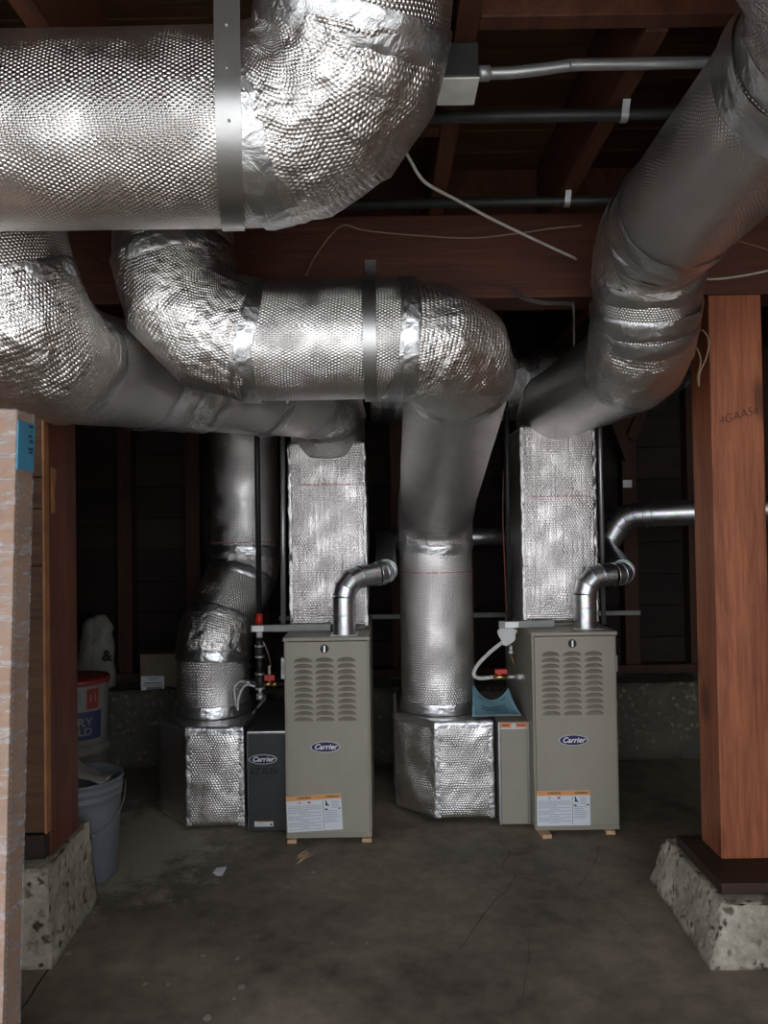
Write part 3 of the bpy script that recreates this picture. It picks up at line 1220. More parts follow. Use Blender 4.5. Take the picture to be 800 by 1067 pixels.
def warning_label(parent, Rm, w, h):
    me = bm_mesh(box_bm(-w / 2, w / 2, -.0004, .0008, -h / 2, h / 2))
    me.transform(Rm)
    lab = link('warning_label', me, M['paper'], parent)
    bm = plate(-w / 2, w / 2, h / 2 - .020, h / 2, -.0007, Rm)
    link('orange_band', bm_mesh(bm), M['orange'], lab)
    split = -w / 2 + w * .665
    R4 = Rm.to_3x3().to_4x4() @ Matrix.Rotation(PI / 2, 4, 'X')
    for cx in (-w / 2 + w * .33, -w / 2 + w * .835):
        text('lettering', 'WARNING', 0.0115, M['black_ink'], lab, Rm @ V((cx, -.0009, h / 2 - .010)), R4, 0, 0.0003, 1.0, 0.0001)
    # lines of small print, too small to read
    bm = bmesh.new()
    zz = h / 2 - .043
    r2 = random.Random(3)
    row = 0
    while zz > -h / 2 + .008:
        para = row % 4
        x_end = split - .008 if para != 3 else split - .008 - r2.uniform(.03, .08)
        x0 = -w / 2 + .006
        if row in (5, 9, 13):
            x0, x_end = -w / 2 + w * .24, -w / 2 + w * .42
        while x0 < x_end:
            L = r2.uniform(.006, .022)
            plate(x0, min(x_end, x0 + L), zz - .0011, zz + .0011, -.0007, Rm, bm)
            x0 += L + .0025
        zz -= .0068
        row += 1
    zz = h / 2 - .068
    while zz > -h / 2 + .030:
        plate(split + .006, w / 2 - .008 - r2.uniform(0, .02), zz - .001, zz + .001, -.0007, Rm, bm)
        zz -= .0075
    zz = h / 2 - .028
    while zz > h / 2 - .060:
        plate(split + .034, w / 2 - .008 - r2.uniform(0, .01), zz - .0008, zz + .0008, -.0007, Rm, bm)
        zz -= .0055
    link('small_print', bm_mesh(bm), M['grey_ink'], lab)
    # dark column rule, two black bars and the falling figure
    bm = plate(split - .0008, split + .0008, -h / 2 + .004, h / 2 - .022, -.0007, Rm)
    plate(split + .006, split + .018, h / 2 - .064, h / 2 - .058, -.0008, Rm, bm)
    plate(w / 2 - .015, w / 2 - .005, h / 2 - .062, h / 2 - .057, -.0008, Rm, bm)
    fig = [(.010, -.026), (.014, -.024), (.016, -.031), (.020, -.040), (.026, -.046), (.022, -.049), (.015, -.044), (.012, -.048),
           (.009, -.044), (.012, -.036), (.0095, -.031)]
    vs = [bm.verts.new(Rm @ V((split + a, -.0009, h / 2 + b))) for a, b in fig]
    bm.faces.new(vs)
    link('pictogram', bm_mesh(bm), M['black_ink'], lab)
    # red pictograms: prohibition ring and flame block
    bm = bmesh.new()
    cx, cz = -w / 2 + w * .24, h / 2 - .029
    for k in range(16):
        a0, a1 = 2 * PI * k / 16, 2 * PI * (k + 1) / 16
        q = [(math.cos(a0) * .0055, math.sin(a0) * .0055), (math.cos(a1) * .0055, math.sin(a1) * .0055),
             (math.cos(a1) * .004, math.sin(a1) * .004), (math.cos(a0) * .004, math.sin(a0) * .004)]
        bm.faces.new([bm.verts.new(Rm @ V((cx + u, -.0008, cz + v))) for u, v in q])
    q = [(-.0035, .0025), (-.0025, .0035), (.0035, -.0025), (.0025, -.0035)]
    bm.faces.new([bm.verts.new(Rm @ V((cx + u, -.0009, cz + v))) for u, v in q])
    cx = -w / 2 + w * .415
    fl_ = [(-.006, -.004), (.006, -.004), (.006, .002), (.002, .005), (0, .003), (-.003, .005), (-.006, .001)]
    bm.faces.new([bm.verts.new(Rm @ V((cx + u, -.0008, cz + v))) for u, v in fl_])
    link('red_pictogram', bm_mesh(bm), M['red_ink'], lab)
    return lab


F1X0, F1X1, F1Y = -0.4247, -0.0697, 3.19
F2X0, F2X1, F2Y = 0.612, 0.967, 3.23
c1 = P(338, 676, F1Y)
lz1 = [P(340, y, F1Y).z for y in [689.8 + 6.16 * i for i in range(11)]]
lx1 = [P(x, 700, F1Y).x for x in (316, 338, 361)]
q = P(327.5, 847, F1Y)
lg = P(339, 778, F1Y)
fur1 = make_furnace(F1X0, F1X1, F1Y, 'taupe furnace at left, its warning label askew, beside the charcoal filter cabinet', (q.x, q.z, 0.228, 0.147),
                    math.radians(-2.6), (lg.x, lg.z), (c1.x, c1.z), lx1, lz1)
c2 = P(596, 670.5, F2Y)
lz2 = [P(596, y, F2Y).z for y in [683.5 + 6.16 * i for i in range(11)]]
lx2 = [P(x, 700, F2Y).x for x in (573.5, 596, 618.3)]
q = P(587, 842, F2Y)
lg = P(597, 771, F2Y)
fur2 = make_furnace(F2X0, F2X1, F2Y, 'taupe furnace at right, its warning label straight, beside the taupe filter cabinet', (q.x, q.z, 0.223, 0.145),
                    math.radians(0), (lg.x, lg.z), (c2.x, c2.z), lx2, lz2)
# side boxes and cables on the furnaces
jb = box('junction_box', F1X0 - .036, F1X0 - .0005, F1Y + .17, F1Y + .25, P(290, 706, 3.4).z, P(290, 684, 3.4).z, M['grey_pipe'], fur1, 0.003)
box('switch_plate', F1X0 - .034, F1X0 - .008, F1Y + .166, F1Y + .1695, P(290, 702, 3.4).z, P(290, 688, 3.4).z, M['white_plastic'], jb, 0.001)
jb2 = box('junction_box', F2X1 + .0005, F2X1 + .034, F2Y + .10, F2Y + .17, P(643, 699, 3.35).z, P(643, 682, 3.35).z, M['grey_pipe'], fur2, 0.004)
box('cable_connector', F2X1 + .0005, F2X1 + .02, F2Y + .11, F2Y + .14, P(643, 677, 3.35).z, P(643, 670, 3.35).z, M['grey_pipe'], fur2, 0.003)
pipe('power_cable', smooth_path([V((F2X1 + .004, F2Y + .12, P(640, 712, 3.35).z)), V((F2X1 + .022, F2Y + .12, P(640, 722, 3.35).z)),
                                 V((F2X1 + .026, F2Y + .12, P(640, 740, 3.35).z)), V((F2X1 + .016, F2Y + .12, P(640, 753, 3.35).z)),
                                 V((F2X1 + .002, F2Y + .12, P(640, 758, 3.35).z))]), 0.006, M['white_plastic'], fur2)
# wooden shims the furnaces stand on
for (xc, yf, rz, lab) in ((F1X0 + .025, F1Y, 0, 'pale wooden shim under the left edge of the left furnace'),
                          (F1X1 - .022, F1Y, 0, 'pale wooden shim under the right edge of the left furnace'),
                          (F2X0 + .040, F2Y, 6, 'pale wooden shim jutting out slantwise under the left edge of the right furnace'),
                          (F2X1 - .045, F2Y, -4, 'pale wooden shim under the right edge of the right furnace')):
    L = 0.19 if rz == 6 else 0.60
    y0 = yf - .012 - (.03 if rz == 6 else 0)
    me = bm_mesh(box_bm(-.019, .019, 0, L, 0, .0155, 0.0015))
    me.transform(Matrix.Translation((xc, y0, 0.0008)) @ Matrix.Rotation(math.radians(rz), 4, 'Z'))
    tag(link('wood_shim', me, M['shim']), lab, 'shim', 'wooden shims under the furnaces')

# ------------------------------------------------------------------ filter cabinets
fz = P(274, 762, 3.30).z
fc1 = thing('filter_cabinet', 'charcoal filter cabinet with oval badge, left of the left furnace', 'cabinet', (-.515, 3.6, 0.005))
FX0, FX1, FY = -.604, -.4262, 3.30
box('body', FX0, FX1, FY + .012, 3.92, 0.004, fz - .004, M['strap'], fc1, 0.003)
box('door', FX0 + .006, FX1 - .001, FY, FY + .0115, 0.008, fz - .012, M['dark_panel'], fc1, 0.002)
b_ = P(274, 791, FY)
badge(fc1, b_.x, FY - .0003, b_.z, 0.060, 0.0205, M['badge_black'])
t_ = P(275, 804, FY)
text('lettering', 'EZ FLEX', 0.036, M['black'], fc1, (t_.x, FY - .0004, t_.z), None, 0.3, 0.0006, 0.92)
box('printed_line', t_.x - .058, t_.x + .055, FY - .0007, FY - .0002, t_.z - .026, t_.z - .0245, M['black_ink'], fc1, 0)
t_ = P(275, 858.5, FY)
sl = box('label', t_.x - .040, t_.x + .040, FY - .0007, FY - .0001, t_.z - .011, t_.z + .011, M['paper'], fc1, 0)
box('orange_band', t_.x - .030, t_.x + .040, FY - .0011, FY - .0008, t_.z + .007, t_.z + .011, M['orange'], sl, 0)
box('symbol', t_.x + .027, t_.x + .036, FY - .0011, FY - .0008, t_.z - .007, t_.z + .002, M['black_ink'], sl, 0)
bmp = bmesh.new()
for i in range(3):
    plate(t_.x - .036, t_.x + .020 - .01 * i, t_.z - .0075 + i * .0045, t_.z - .006 + i * .0045, FY - .0009, Matrix.Identity(4), bmp)
link('small_print', bm_mesh(bmp), M['grey_ink'], sl)

fc2 = thing('filter_cabinet', 'taupe filter cabinet with orange sticker, left of the right furnace', 'cabinet', (.545, 3.62, 0.005))
GX0, GX1, GY = .478, .6105, 3.325
gz = P(531, 752, GY).z
box('body', GX0, GX1, GY + .012, 3.95, 0.006, gz - .003, M['furnace_edge'], fc2, 0.003)
box('frame_strip', GX0 - .001, GX0 + .008, GY + .001, GY + .0118, 0.006, gz - .003, M['strap'], fc2, 0.001)
box('frame_strip', GX1 - .007, GX1, GY + .001, GY + .0118, 0.006, gz - .003, M['strap'], fc2, 0.001)
box('door', GX0 + .009, GX1 - .008, GY - .002, GY + .0115, 0.010, gz - .034, M['furnace'], fc2, 0.002)
stk = box('sticker', GX0 + .011, GX1 - .010, GY + .004, GY + .0115, gz - .026, gz - .006, M['orange'], fc2, 0.0005)
box('dark_print', GX0 + .017, GX0 + .050, GY + .0033, GY + .0039, gz - .021, gz - .012, M['red_ink'], stk, 0)
box('dark_print', GX1 - .055, GX1 - .016, GY + .0033, GY + .0039, gz - .021, gz - .012, M['red_ink'], stk, 0)
ellipse('white_knob', (GX0 + GX1) / 2, GY - .002, gz - .016, .011, .011, .0055, M['white_plastic'], stk, 20)
box('filter_edge', GX0 + .009, GX1 - .008, GY + .002, GY + .0115, gz - .0335, gz - .0265, M['white_plastic'], fc2, 0.0005)

# ------------------------------------------------------------------ wrapped return boxes and supply plenums
def returnbox(label, xl, xc, xr, yf, yc, yb, z0, z1):
    xr -= .017
    o = thing('return_box', label, 'return box', ((xl + xr) / 2, (yf + yb) / 2, z0))
    poly = [(xl, yc), (xc, yf), (xr, yf), (xr, yb), (xl, yb)]
    wrapped_box('wrapping', poly, z0, z1, M['foil_plenum2'], o, 0.013, 0.006, 0.010)
    corner_tape(o, (xc, yf), (1, 0), (xl - xc, yc - yf), z0 + .006, z1 - .004, 0.022)
    corner_tape(o, (xl, yc), (0, 1), (xc - xl, yf - yc), z0 + .006, z1 - .004, 0.022)
    corner_tape(o, (xr, yf), (-1, 0), (0, 1), z0 + .006, z1 - .004, 0.024)
    # taped rim along the top edge
    for a, b in (((xl, yc), (xc, yf)), ((xc, yf), (xr, yf))):
        A, B = V((*a, z1)), V((*b, z1))
        nn = V((B.y - A.y, -(B.x - A.x), 0)).normalized()
        k = int((B - A).length / .011)
        co, fa = [], []
        for i in range(k + 1):
            p = A.lerp(B, i / k)
            for j, (u, w) in enumerate(((0.030, .004), (.012, .005), (0, .006), (-.0, -.012), (0, -.028))):
                pp = p - nn * u + V((0, 0, w if j < 3 else w)) + nn * (0.007 if j >= 2 else 0)
                pp += nn * .003 * noise.noise(pp * 40) + V((0, 0, .004 * noise.noise(pp * 33 + V((3, 3, 3)))))
                co.append(tuple(pp))
        for i in range(k):
            for j in range(4):
                fa.append((i * 5 + j, i * 5 + j + 1, (i + 1) * 5 + j + 1, (i + 1) * 5 + j))
        me = bpy.data.meshes.new('rim_tape')
        me.from_pydata(co, [], fa)
        me.uv_layers.new(name='wrap')
        me.polygons.foreach_set('use_smooth', [True] * len(me.polygons))
        link('rim_tape', me, M['foil_tape'], o)
    return o


M['foil_plenum2'] = foil('dull_bubble_foil', pitch=0.0115, crinkle=0.004, cscale=14, bub=0.8, base=(0.80, 0.76, 0.73), rough=0.30)
BT = 0.438
rb1 = returnbox('foil-wrapped return box on the floor left of the charcoal filter cabinet', -1.035, -.872, -.6075, 3.34, 3.52, 3.98, 0.012, BT)
rb2 = returnbox('foil-wrapped return box on the floor left of the taupe filter cabinet, carrying the blue booklet', .037, .206, .476, 3.365, 3.53, 3.98, 0.020, BT + .002)


def red_line_flat(parent, x0, x1, y, z, n):
    bm = bmesh.new()
    for k in range(n):
        if k % 6 == 5:
            continue
        a = x0 + (x1 - x0) * k / n
        plate(a, a + (x1 - x0) / n * .6, z - .003, z + .003, y, Matrix.Identity(4), bm)
    stuff(link('red_print', bm_mesh(bm), M['pink_ink'], parent))


def plenum(label, x0, x1, y0, y1, z0, z1, zline):
    o = thing('supply_plenum', label, 'plenum', ((x0 + x1) / 2, (y0 + y1) / 2, z0))
    wrapped_box('wrapping', [(x0, y0), (x1, y0), (x1, y1), (x0, y1)], z0, z1, M['foil_plenum'], o, 0.013, 0.0035, 0.010)
    corner_tape(o, (x0, y0), (1, 0), (0, 1), z0 + .004, z1 - .01, 0.013, 0.008, 0.007)
    corner_tape(o, (x1, y0), (-1, 0), (0, 1), z0 + .004, z1 - .01, 0.013, 0.008, 0.007)
    red_line_flat(o, x0 + .04, x1 - .04, y0 - .019, zline, 44)
    bm = box_bm(x0 + .01, x1 - .01, y0 + .012, y1 - .012, z0 - .0115, z0 - .0005, 0.001)
    link('starter_collar', bm_mesh(bm), M['furnace_edge'], o)
    return o


PZ = 0.8555
plenum('tall foil-wrapped plenum standing on the left furnace', -.4195, -.0845, 3.415, 3.77, PZ, 1.68, P(340, 505, 3.4).z)
plenum('tall foil-wrapped plenum standing on the right furnace', .619, .946, 3.435, 3.80, PZ, 1.74, P(580, 517, 3.42).z)

# ------------------------------------------------------------------ foil ducts
# A: big main duct, top left
RA = 0.188
a0, a1, a2 = P(-420, 140, 1.58), P(364, 135, 1.58), P(374, -70, 1.40)
a0.z = a1.z
da = thing('main_duct', 'largest foil duct, level at upper left then turning upward, held by a broad strap', 'duct', (a1.x - .5, a1.y, a1.z - RA))
a3 = a2 + V((0.0, -.01, .035))
duct(da, [a0, a1, a3], RA, [0.20], [4], 128, 0.011, 0.004, 0.011, band=0.07)
# broad hanger strap under the duct, up to the joist
sx = P(236.5, 140, 1.38).x
pts = [V((sx, a1.y - RA - .004, 2.318))]
for k in range(0, 33):
    an = math.radians(0 - 180 * k / 32)
    pts.append(V((sx, a1.y - (RA + .006) * math.cos(an), a1.z + (RA + .006) * math.sin(an))))
pts.append(V((sx, a1.y + RA + .004, 2.318)))
pts = [p + V((-.16 * (p.y - a1.y + RA), 0, 0)) for p in pts]
hs = link('hanger_strap', bm_mesh(strip(pts, None, 0.048, 0.0016, (1, 0, 0))), M['strap'], da)
for zz in (2.29, 2.22, 2.14, 2.05):
    an = math.asin(max(-1, min(1, (zz - a1.z) / (RA + .006)))) if zz < a1.z else 0
    yy = a1.y - (RA + .0075) * math.cos(an) if zz < a1.z else a1.y - RA - .0065
    bm = bmesh.new()
    bmesh.ops.create_uvsphere(bm, u_segments=8, v_segments=6, radius=0.003)
    me = bm_mesh(bm, True)
    me.transform(Matrix.Translation((sx, yy, zz)))
    link('screw', me, M['steel'], hs)

# B: supply duct from the left plenum, forward along the left side and up
RB = 0.17
db = thing('supply_duct', 'foil duct leaving the left plenum, sweeping forward and rising at the left edge', 'duct', (-.85, 2.5, 1.6))
b2 = P(182, 401, 2.86)
b3 = P(46, 370, 1.99)
b3.x = -.922
b4 = V((-1.04, 1.955, 2.30))
duct(db, [V((-.252, 3.54, 1.695)), V((-.252, 3.43, 1.865)), b2, b3, b4], RB, [0.13, 0.35, 0.19], [3, 3, 3], 104, 0.012, 0.004, 0.009)
for px, py, Y in ((265, 0, 3.2),):
    v = V((-.252, 3.43, 1.865)).lerp(b2, .45)
    tape(db, v, b2 - V((-.252, 3.43, 1.865)), RB + .006, 0.05)
tape(db, b3.lerp(b4, .62), b4 - b3, RB + .006, 0.09, None, 0.005)
tape(db, b2.lerp(b3, .30), b3 - b2, RB + .006, 0.09, None, 0.005)

# C: return duct of the right furnace
RC = 0.17
dc = thing('return_duct', 'foil duct crossing the middle, dropping to the return box with the blue booklet', 'duct', (.0, 2.17, 1.64))
CY = 2.215
c1_, c2_ = P(180, 351, CY), P(484, 359, CY)
c2_.z = c1_.z = (c1_.z + c2_.z) / 2
cc0 = V((c1_.x + .01, CY, 2.31))
cX, cY = 0.240, 3.62
c3_ = V((cX, cY, 1.36))
duct(dc, [cc0, c1_, c2_, c3_, V((cX, cY, BT + .006))], RC, [0.235, 0.20, 0.20], [3, 3, 3], 104, 0.012, 0.0022, 0.007, far=(2, 3))
for px in (249, 428):
    xx = P(px, 350, 2.0).x
    tape(dc, V((xx, CY, c1_.z)), (1, 0, 0), RC + .006, 0.045, None, 0.0015)
for z_ in (P(452, 533, 3.45).z,):
    tape(dc, V((cX, cY, z_ - .03)), (0, 0, 1), RC + .006, 0.05, None, 0.006)
dash_ring(dc, V((cX, cY, P(452, 597, 3.45).z)), (0, 0, 1), RC + .0045, 0, 2 * PI, 110)
tape(dc, V((cX, cY, BT + .03)), (0, 0, 1), RC + .007, 0.05, None, 0.008)
sx = P(384.5, 350, 2.0).x
pts = []
for k in range(-14, 20):
    an = math.radians(-10 * k)
    pts.append(V((sx, CY - (RC + .007) * math.cos(an), c1_.z + (RC + .007) * math.sin(an))))
pts = [V((sx, 2.491, c1_.z + .33)), V((sx, 2.491, c1_.z + .25)), V((sx, 2.43, c1_.z + .16))] + pts[6:]
link('hanger_strap', bm_mesh(strip(pts, None, 0.036, 0.0014, (1, 0, 0))), M['strap'], dc)

# D: supply duct of the right furnace
RD = 0.158
dd = thing('supply_duct', 'foil duct leaving the right plenum and climbing toward the upper right corner', 'duct', (.8, 2.4, 1.64))
d1 = V((.79, 3.50, 1.835))
d2 = V((.825, 2.43, 1.825))
d3 = V((.785, 2.21, 2.110))
d4 = V((.772, 1.12, 2.110))
d5 = d4 + V((-.32, -.08, .28))
duct(dd, [V((.79, 3.60, 1.755)), d1, d2, d3, d4, d5], RD, [0.10, 0.22, 0.20, 0.17], [2, 3, 3, 3], 104, 0.012, 0.004, 0.010)
tape(dd, d2.lerp(d3, .45) , d3 - d2 + V((0, -.03, 0)), RD + .008, 0.06, None, 0.006)
tape(dd, d3.lerp(d4, .20), d4 - d3, RD + .006, 0.07, None, 0.006)
tape(dd, d3.lerp(d4, .79), d4 - d3, RD + .007, 0.09, None, 0.007)
tape(dd, V((.795, 3.57, 1.765)), V((0, -.6, .6)), RD + .012, 0.05, None, 0.008)
# a loose end of wrap hanging behind the bend
bm = bmesh.new()
A, B = P(628, 425, 2.90), P(722, 376, 2.82)
g = []
for i in range(25):
    s = i / 24
    row = []
    for j in range(11):
        u = j / 10
        p = A.lerp(B, s) + V((0, .22 * (u - .5), .10 * (1 - abs(2 * u - 1)) ** .6 - .035 * math.sin(PI * s) - .06))
        p += V((0, 0, .012 * noise.noise(p * 14)))
        row.append(bm.verts.new(p))
    g.append(row)
for i in range(24):
    for j in range(10):
        bm.faces.new((g[i][j], g[i + 1][j], g[i + 1][j + 1], g[i][j + 1])).smooth = True
bmesh.ops.solidify(bm, geom=bm.faces[:], thickness=0.004)
lw_ = link('loose_wrap', bm_mesh(bm, True), M['foil_tape'], dd)

# E: return riser of the left furnace
RE = 0.168
de = thing('return_duct', 'foil duct rising crookedly from the return box beside the charcoal filter cabinet', 'duct', (-.8, 3.62, BT + .005))
e1 = P(222, 664, 3.63)
e2 = P(256, 592, 3.86)
duct(de, [V((e1.x, 3.63, BT + .006)), e1, e2, V((e2.x, 3.86, 2.30))], RE, [0.22, 0.22], [3, 3], 96, 0.013, 0.006, 0.010,
     M['foil_far'], M['foil_wrinkled'])
dash_ring(de, V((e2.x, 3.86, P(263, 565, 3.7).z)), (0, 0, 1), RE + .006, 0, 2 * PI, 100)
tape(de, V((e1.x, 3.63, BT + .03)), (0, 0, 1), RE + .008, 0.05, None, 0.008)

# F: cross duct at the back, glimpsed between the others
df = thing('cross_duct', 'foil duct glimpsed at the back between the two plenums, below the beam', 'duct', (.4, 3.93, 1.83))
duct(df, [V((-.06, 3.93, 2.02)), V((.97, 3.93, 2.02))], 0.188, [], [], 80, 0.014, 0.005, 0.008, M['foil_wrinkled'])
tape(df, V((.03, 3.93, 2.02)), (1, 0, 0), 0.195, 0.07, None, 0.007)
tape(df, V((.74, 3.93, 2.02)), (1, 0, 0), 0.195, 0.07, None, 0.007)

# loose metal strap dangling from the beam
sp_ = smooth_path([P(531, 300, 2.47), P(545, 310, 2.43), P(566, 315.5, 2.42), P(588, 316, 2.46), P(597, 316.5, 2.485)], 5)
sp_ += [P(597.5, 320, 2.49), P(598, 335, 2.60), P(598, 360, 2.68)]
tag(link('loose_strap', bm_mesh(strip(sp_, None, 0.022, 0.0014, (0.12, -.72, .35))), M['strap']),
    'bent loose metal strap dangling below the beam, left of the right-hand duct bend', 'strap')

# ------------------------------------------------------------------ galvanized flue pipes
def flue(parent, points, r, bends, gores, name='pipe_section'):
    pieces = run_path(points, bends, gores)
    for kind, pp in pieces:
        bm = bmesh.new()
        prev = None
        seg = 28
        n = len(pp)
        dirs = [(pp[i + 1] - pp[i]).normalized() for i in range(n - 1)]
        e = perp(dirs[0])
        rings = []
        for i in range(n):
            a = dirs[max(i - 1, 0)]
            b = dirs[min(i, n - 2)]
            m = (a + b).normalized()
            if i > 0 and i < n - 1:
                pass
            off = []
            f = a.cross(e)
            for k in range(seg):
                t0 = 2 * PI * k / seg
                o = (e * math.cos(t0) + f * math.sin(t0)) * r
                off.append(bm.verts.new(pp[i] + o - a * (o.dot(m) / a.dot(m))))
            rings.append(off)
            if i < n - 1:
                e = a.rotation_difference(b) @ e
        for A, B in zip(rings, rings[1:]):
            # separate gores stay crisp
            for k in range(seg):
                bm.faces.new((A[k], A[(k + 1) % seg], B[(k + 1) % seg], B[k])).smooth = True
        if kind == 'elbow':
            for rg in rings[1:-1]:
                for k in range(seg):
                    ed = bm.edges.get((rg[k], rg[(k + 1) % seg]))
                    if ed:
                        ed.smooth = False
        nm = 'elbow' if kind == 'elbow' else name
        ob = link(nm, bm_mesh(bm), M['galv'], parent)
        if kind == 'elbow':
            # raised beads where the gores lock together
            for i in range(n):
                d = dirs[min(i, n - 2)] if i in (0, n - 1) else (dirs[i - 1] + dirs[i]).normalized()
                ee = perp(d)
                ff = d.cross(ee)
                ringp = [pp[i] + (ee * math.cos(2 * PI * k / 28) + ff * math.sin(2 * PI * k / 28)) * (r * 1.03) for k in range(29)]
                link('bead', bm_mesh(tube(ringp, 0.0028, 6, False)), M['galv'], parent)
    return pieces


RV = 0.0485
fx = P(359, 664, 3.275).x
v1 = thing('flue_pipe', 'galvanized flue elbow pipe on top of the left furnace', 'flue pipe', (fx, 3.275, 0.8435))
vz = P(360, 603, 3.30).z
f3 = V((.004, 3.352, vz + .02))
f4 = V((.006, 4.10, P(403, 563, 4.1).z))
flue(v1, [V((fx, 3.275, 0.8435)), V((fx, 3.275, vz)), f3, f4], RV, [0.085, 0.062], [3, 3])
tape(v1, V((fx, 3.275, P(359, 641, 3.25).z)), (0, 0, 1), RV + .0018, 0.006, M['steel'], 0, 28, 'crimp')
box('collar', fx - .058, fx + .058, 3.275 - .058, 3.275 + .058, 0.8432, 0.8455, M['galv'], v1, 0.0008)
f5 = V((.90, 4.10, P(630, 556, 4.10).z))
link('branch_pipe', bm_mesh(tube([f4 + V((-.05, 0, -.002)), f5], RV - .002, 28)), M['galv'], v1)

fx2 = P(610, 655, 3.345).x
v2 = thing('flue_pipe', 'galvanized flue zigzagging up from the right furnace and off to the right', 'flue pipe', (fx2, 3.345, 0.8435))
vz2 = P(612, 600, 3.345).z
w3 = P(651, 598, 3.36)
w4 = P(630, 568, 3.88)
flue(v2, [V((fx2, 3.345, 0.8435)), V((fx2, 3.345, vz2)), w3, w4], RV, [0.082, 0.06], [3, 3])
tape(v2, V((fx2, 3.345, P(610, 634, 3.3).z)), (0, 0, 1), RV + .0018, 0.006, M['steel'], 0, 28, 'crimp')
box('collar', fx2 - .058, fx2 + .058, 3.345 - .058, 3.345 + .058, 0.8432, 0.8455, M['galv'], v2, 0.0008)
w5 = P(625, 578, 3.90)
w6 = P(650, 537, 3.86)
w7 = P(760, 532, 3.62)
flue(v2, [w5, w6, w7 + (w7 - w6).normalized() * 0.9], 0.062, [0.10], [2], 'trunk_pipe')
tape(v2, w6.lerp(w7, .22), w7 - w6, 0.066, 0.012, M['galv'], 0, 32, 'joint_band')
tape(v2, w6.lerp(w7, .30), w7 - w6, 0.0655, 0.010, M['galv'], 0, 32, 'joint_band')

# ------------------------------------------------------------------ struts, conduits, gas piping
sz = P(500, 641, 4.47).z
tag(box('support_strut', -.62, P(667, 637, 4.47).x, 4.462, 4.4885, sz - .013, sz + .013, M['strut'], None, 0.002),
    'level grey metal strut across the back wall studs, behind both furnaces', 'strut')
tag(pipe('support_rod', [V((P(295, 655, 3.40).x, 3.4075, 0.8440)), V((P(294, 455, 3.40).x, 3.4075, 1.712))], 0.011, M['grey_pipe']),
    'upright grey rod beside the left plenum, propping the duct above', 'rod')
tag(pipe('conduit', [V((.979, 3.46, 0.8437)), V((.979, 3.46, 2.315))], 0.0105, M['grey_pipe']),
    'upright pale conduit rising from the top of the right furnace', 'conduit')


def gas_line(label, px, Y, zb, ztop, parent=None):
    x = P(px, 640, Y).x
    o = thing('gas_pipe', label, 'gas pipe', (x, Y, zb))
    return o, x


# left: black pipe, tee and drip leg, red valve
gY = 3.42
g1, gx = gas_line('black iron gas pipe with red tag and tee, left of the left furnace', 270, gY, P(270, 728, gY).z, 2.3)
bx = thing('support_bracket', 'flat metal bracket lying across the top of the left furnace', 'bracket', (-.38, 3.43, .8437))
link('bar', bm_mesh(box_bm(gx - .03, P(345, 660, 3.4).x, 3.374, 3.394, 0.8437, 0.8737, 0.002)), M['strut'], bx)
box('clamp', gx - .024, gx + .026, 3.367, 3.3735, 0.8457, 0.8717, M['zinc'], bx, 0.001)
zt = lambda y, px=270, YY=gY: P(px, y, YY).z
pipe('riser', [V((gx, gY, zt(652))), V((gx, gY, 2.315))], 0.0125, M['black_iron'], g1, 14)
pipe('red_tag', [V((gx, gY, zt(652))), V((gx, gY, zt(639)))], 0.0155, M['red_plastic'], g1, 16)
pipe('white_tag', [V((gx, gY, zt(664))), V((gx, gY, zt(652.5)))], 0.0145, M['white_plastic'], g1, 16)
pipe('nipple', [V((gx, gY, zt(676))), V((gx, gY, zt(664.5)))], 0.012, M['black_iron'], g1, 14)
def coupling(y0, y1, r=0.0185):
    c = pipe('coupling', [V((gx, gY, zt(y1))), V((gx, gY, zt(y0)))], r, M['black_iron'], g1, 8)
    for yy in (y0, y1):
        pipe('collar_ring', [V((gx, gY, zt(yy) - .004)), V((gx, gY, zt(yy) + .004))], r + .003, M['zinc'], c, 16)
coupling(673, 684)
pipe('nipple', [V((gx, gY, zt(701))), V((gx, gY, zt(684)))], 0.012, M['black_iron'], g1, 14)
coupling(702, 717, 0.0185)
pipe('nipple', [V((gx, gY, zt(723))), V((gx, gY, zt(717)))], 0.009, M['zinc'], g1, 14)
pipe('drip_cap', [V((gx, gY, zt(728.5))), V((gx, gY, zt(723)))], 0.0165, M['zinc'], g1, 12)
zl = zt(711)
pipe('tee_branch', [V((gx - .012, gY, zl)), V((gx - .040, gY, zl))], 0.0165, M['black_iron'], g1, 14)
pipe('flare_nut', [V((gx - .040, gY, zl)), V((gx - .070, gY, zl + .002))], 0.011, M['zinc'], g1, 6)
pipe('flexible_tube', smooth_path([V((gx - .068, gY, zl + .002)), P(251, 710, gY), P(244.5, 716, gY), P(245, 727, gY), P(247.5, 739, gY)], 6),
     0.0065, M['white_plastic'], g1)
pipe('flexible_tube', smooth_path([V((gx - .02, gY - .02, zt(714))), P(257, 713.5, gY - .03), P(251, 720, gY - .03), P(248, 731, gY - .03), P(247.8, 740, gY - .02)], 6),
     0.0055, M['white_plastic'], g1)
zv = zt(713)
pipe('valve_body', [V((gx + .014, gY, zv)), V((gx + .055, gY, zv))], 0.010, M['brass'], g1, 12)
pipe('flare_nut', [V((gx + .055, gY, zv)), V((gx + .075, gY, zv))], 0.013, M['brass'], g1, 6)
pipe('supply_nipple', [V((gx + .075, gY, zv)), V((F1X0 - .001, gY, zv))], 0.009, M['black_iron'], g1, 12)
box('valve_handle', gx + .020, gx + .068, gY - .016, gY + .010, zt(709), zt(703), M['red_plastic'], g1, 0.003)
pipe('valve_stem', [V((gx + .042, gY, zv)), V((gx + .042, gY, zt(708)))], 0.006, M['brass'], g1, 10)
pipe('pressure_port', [V((gx + .042, gY, zt(703))), V((gx + .042, gY, zt(694)))], 0.006, M['white_plastic'], g1, 10)
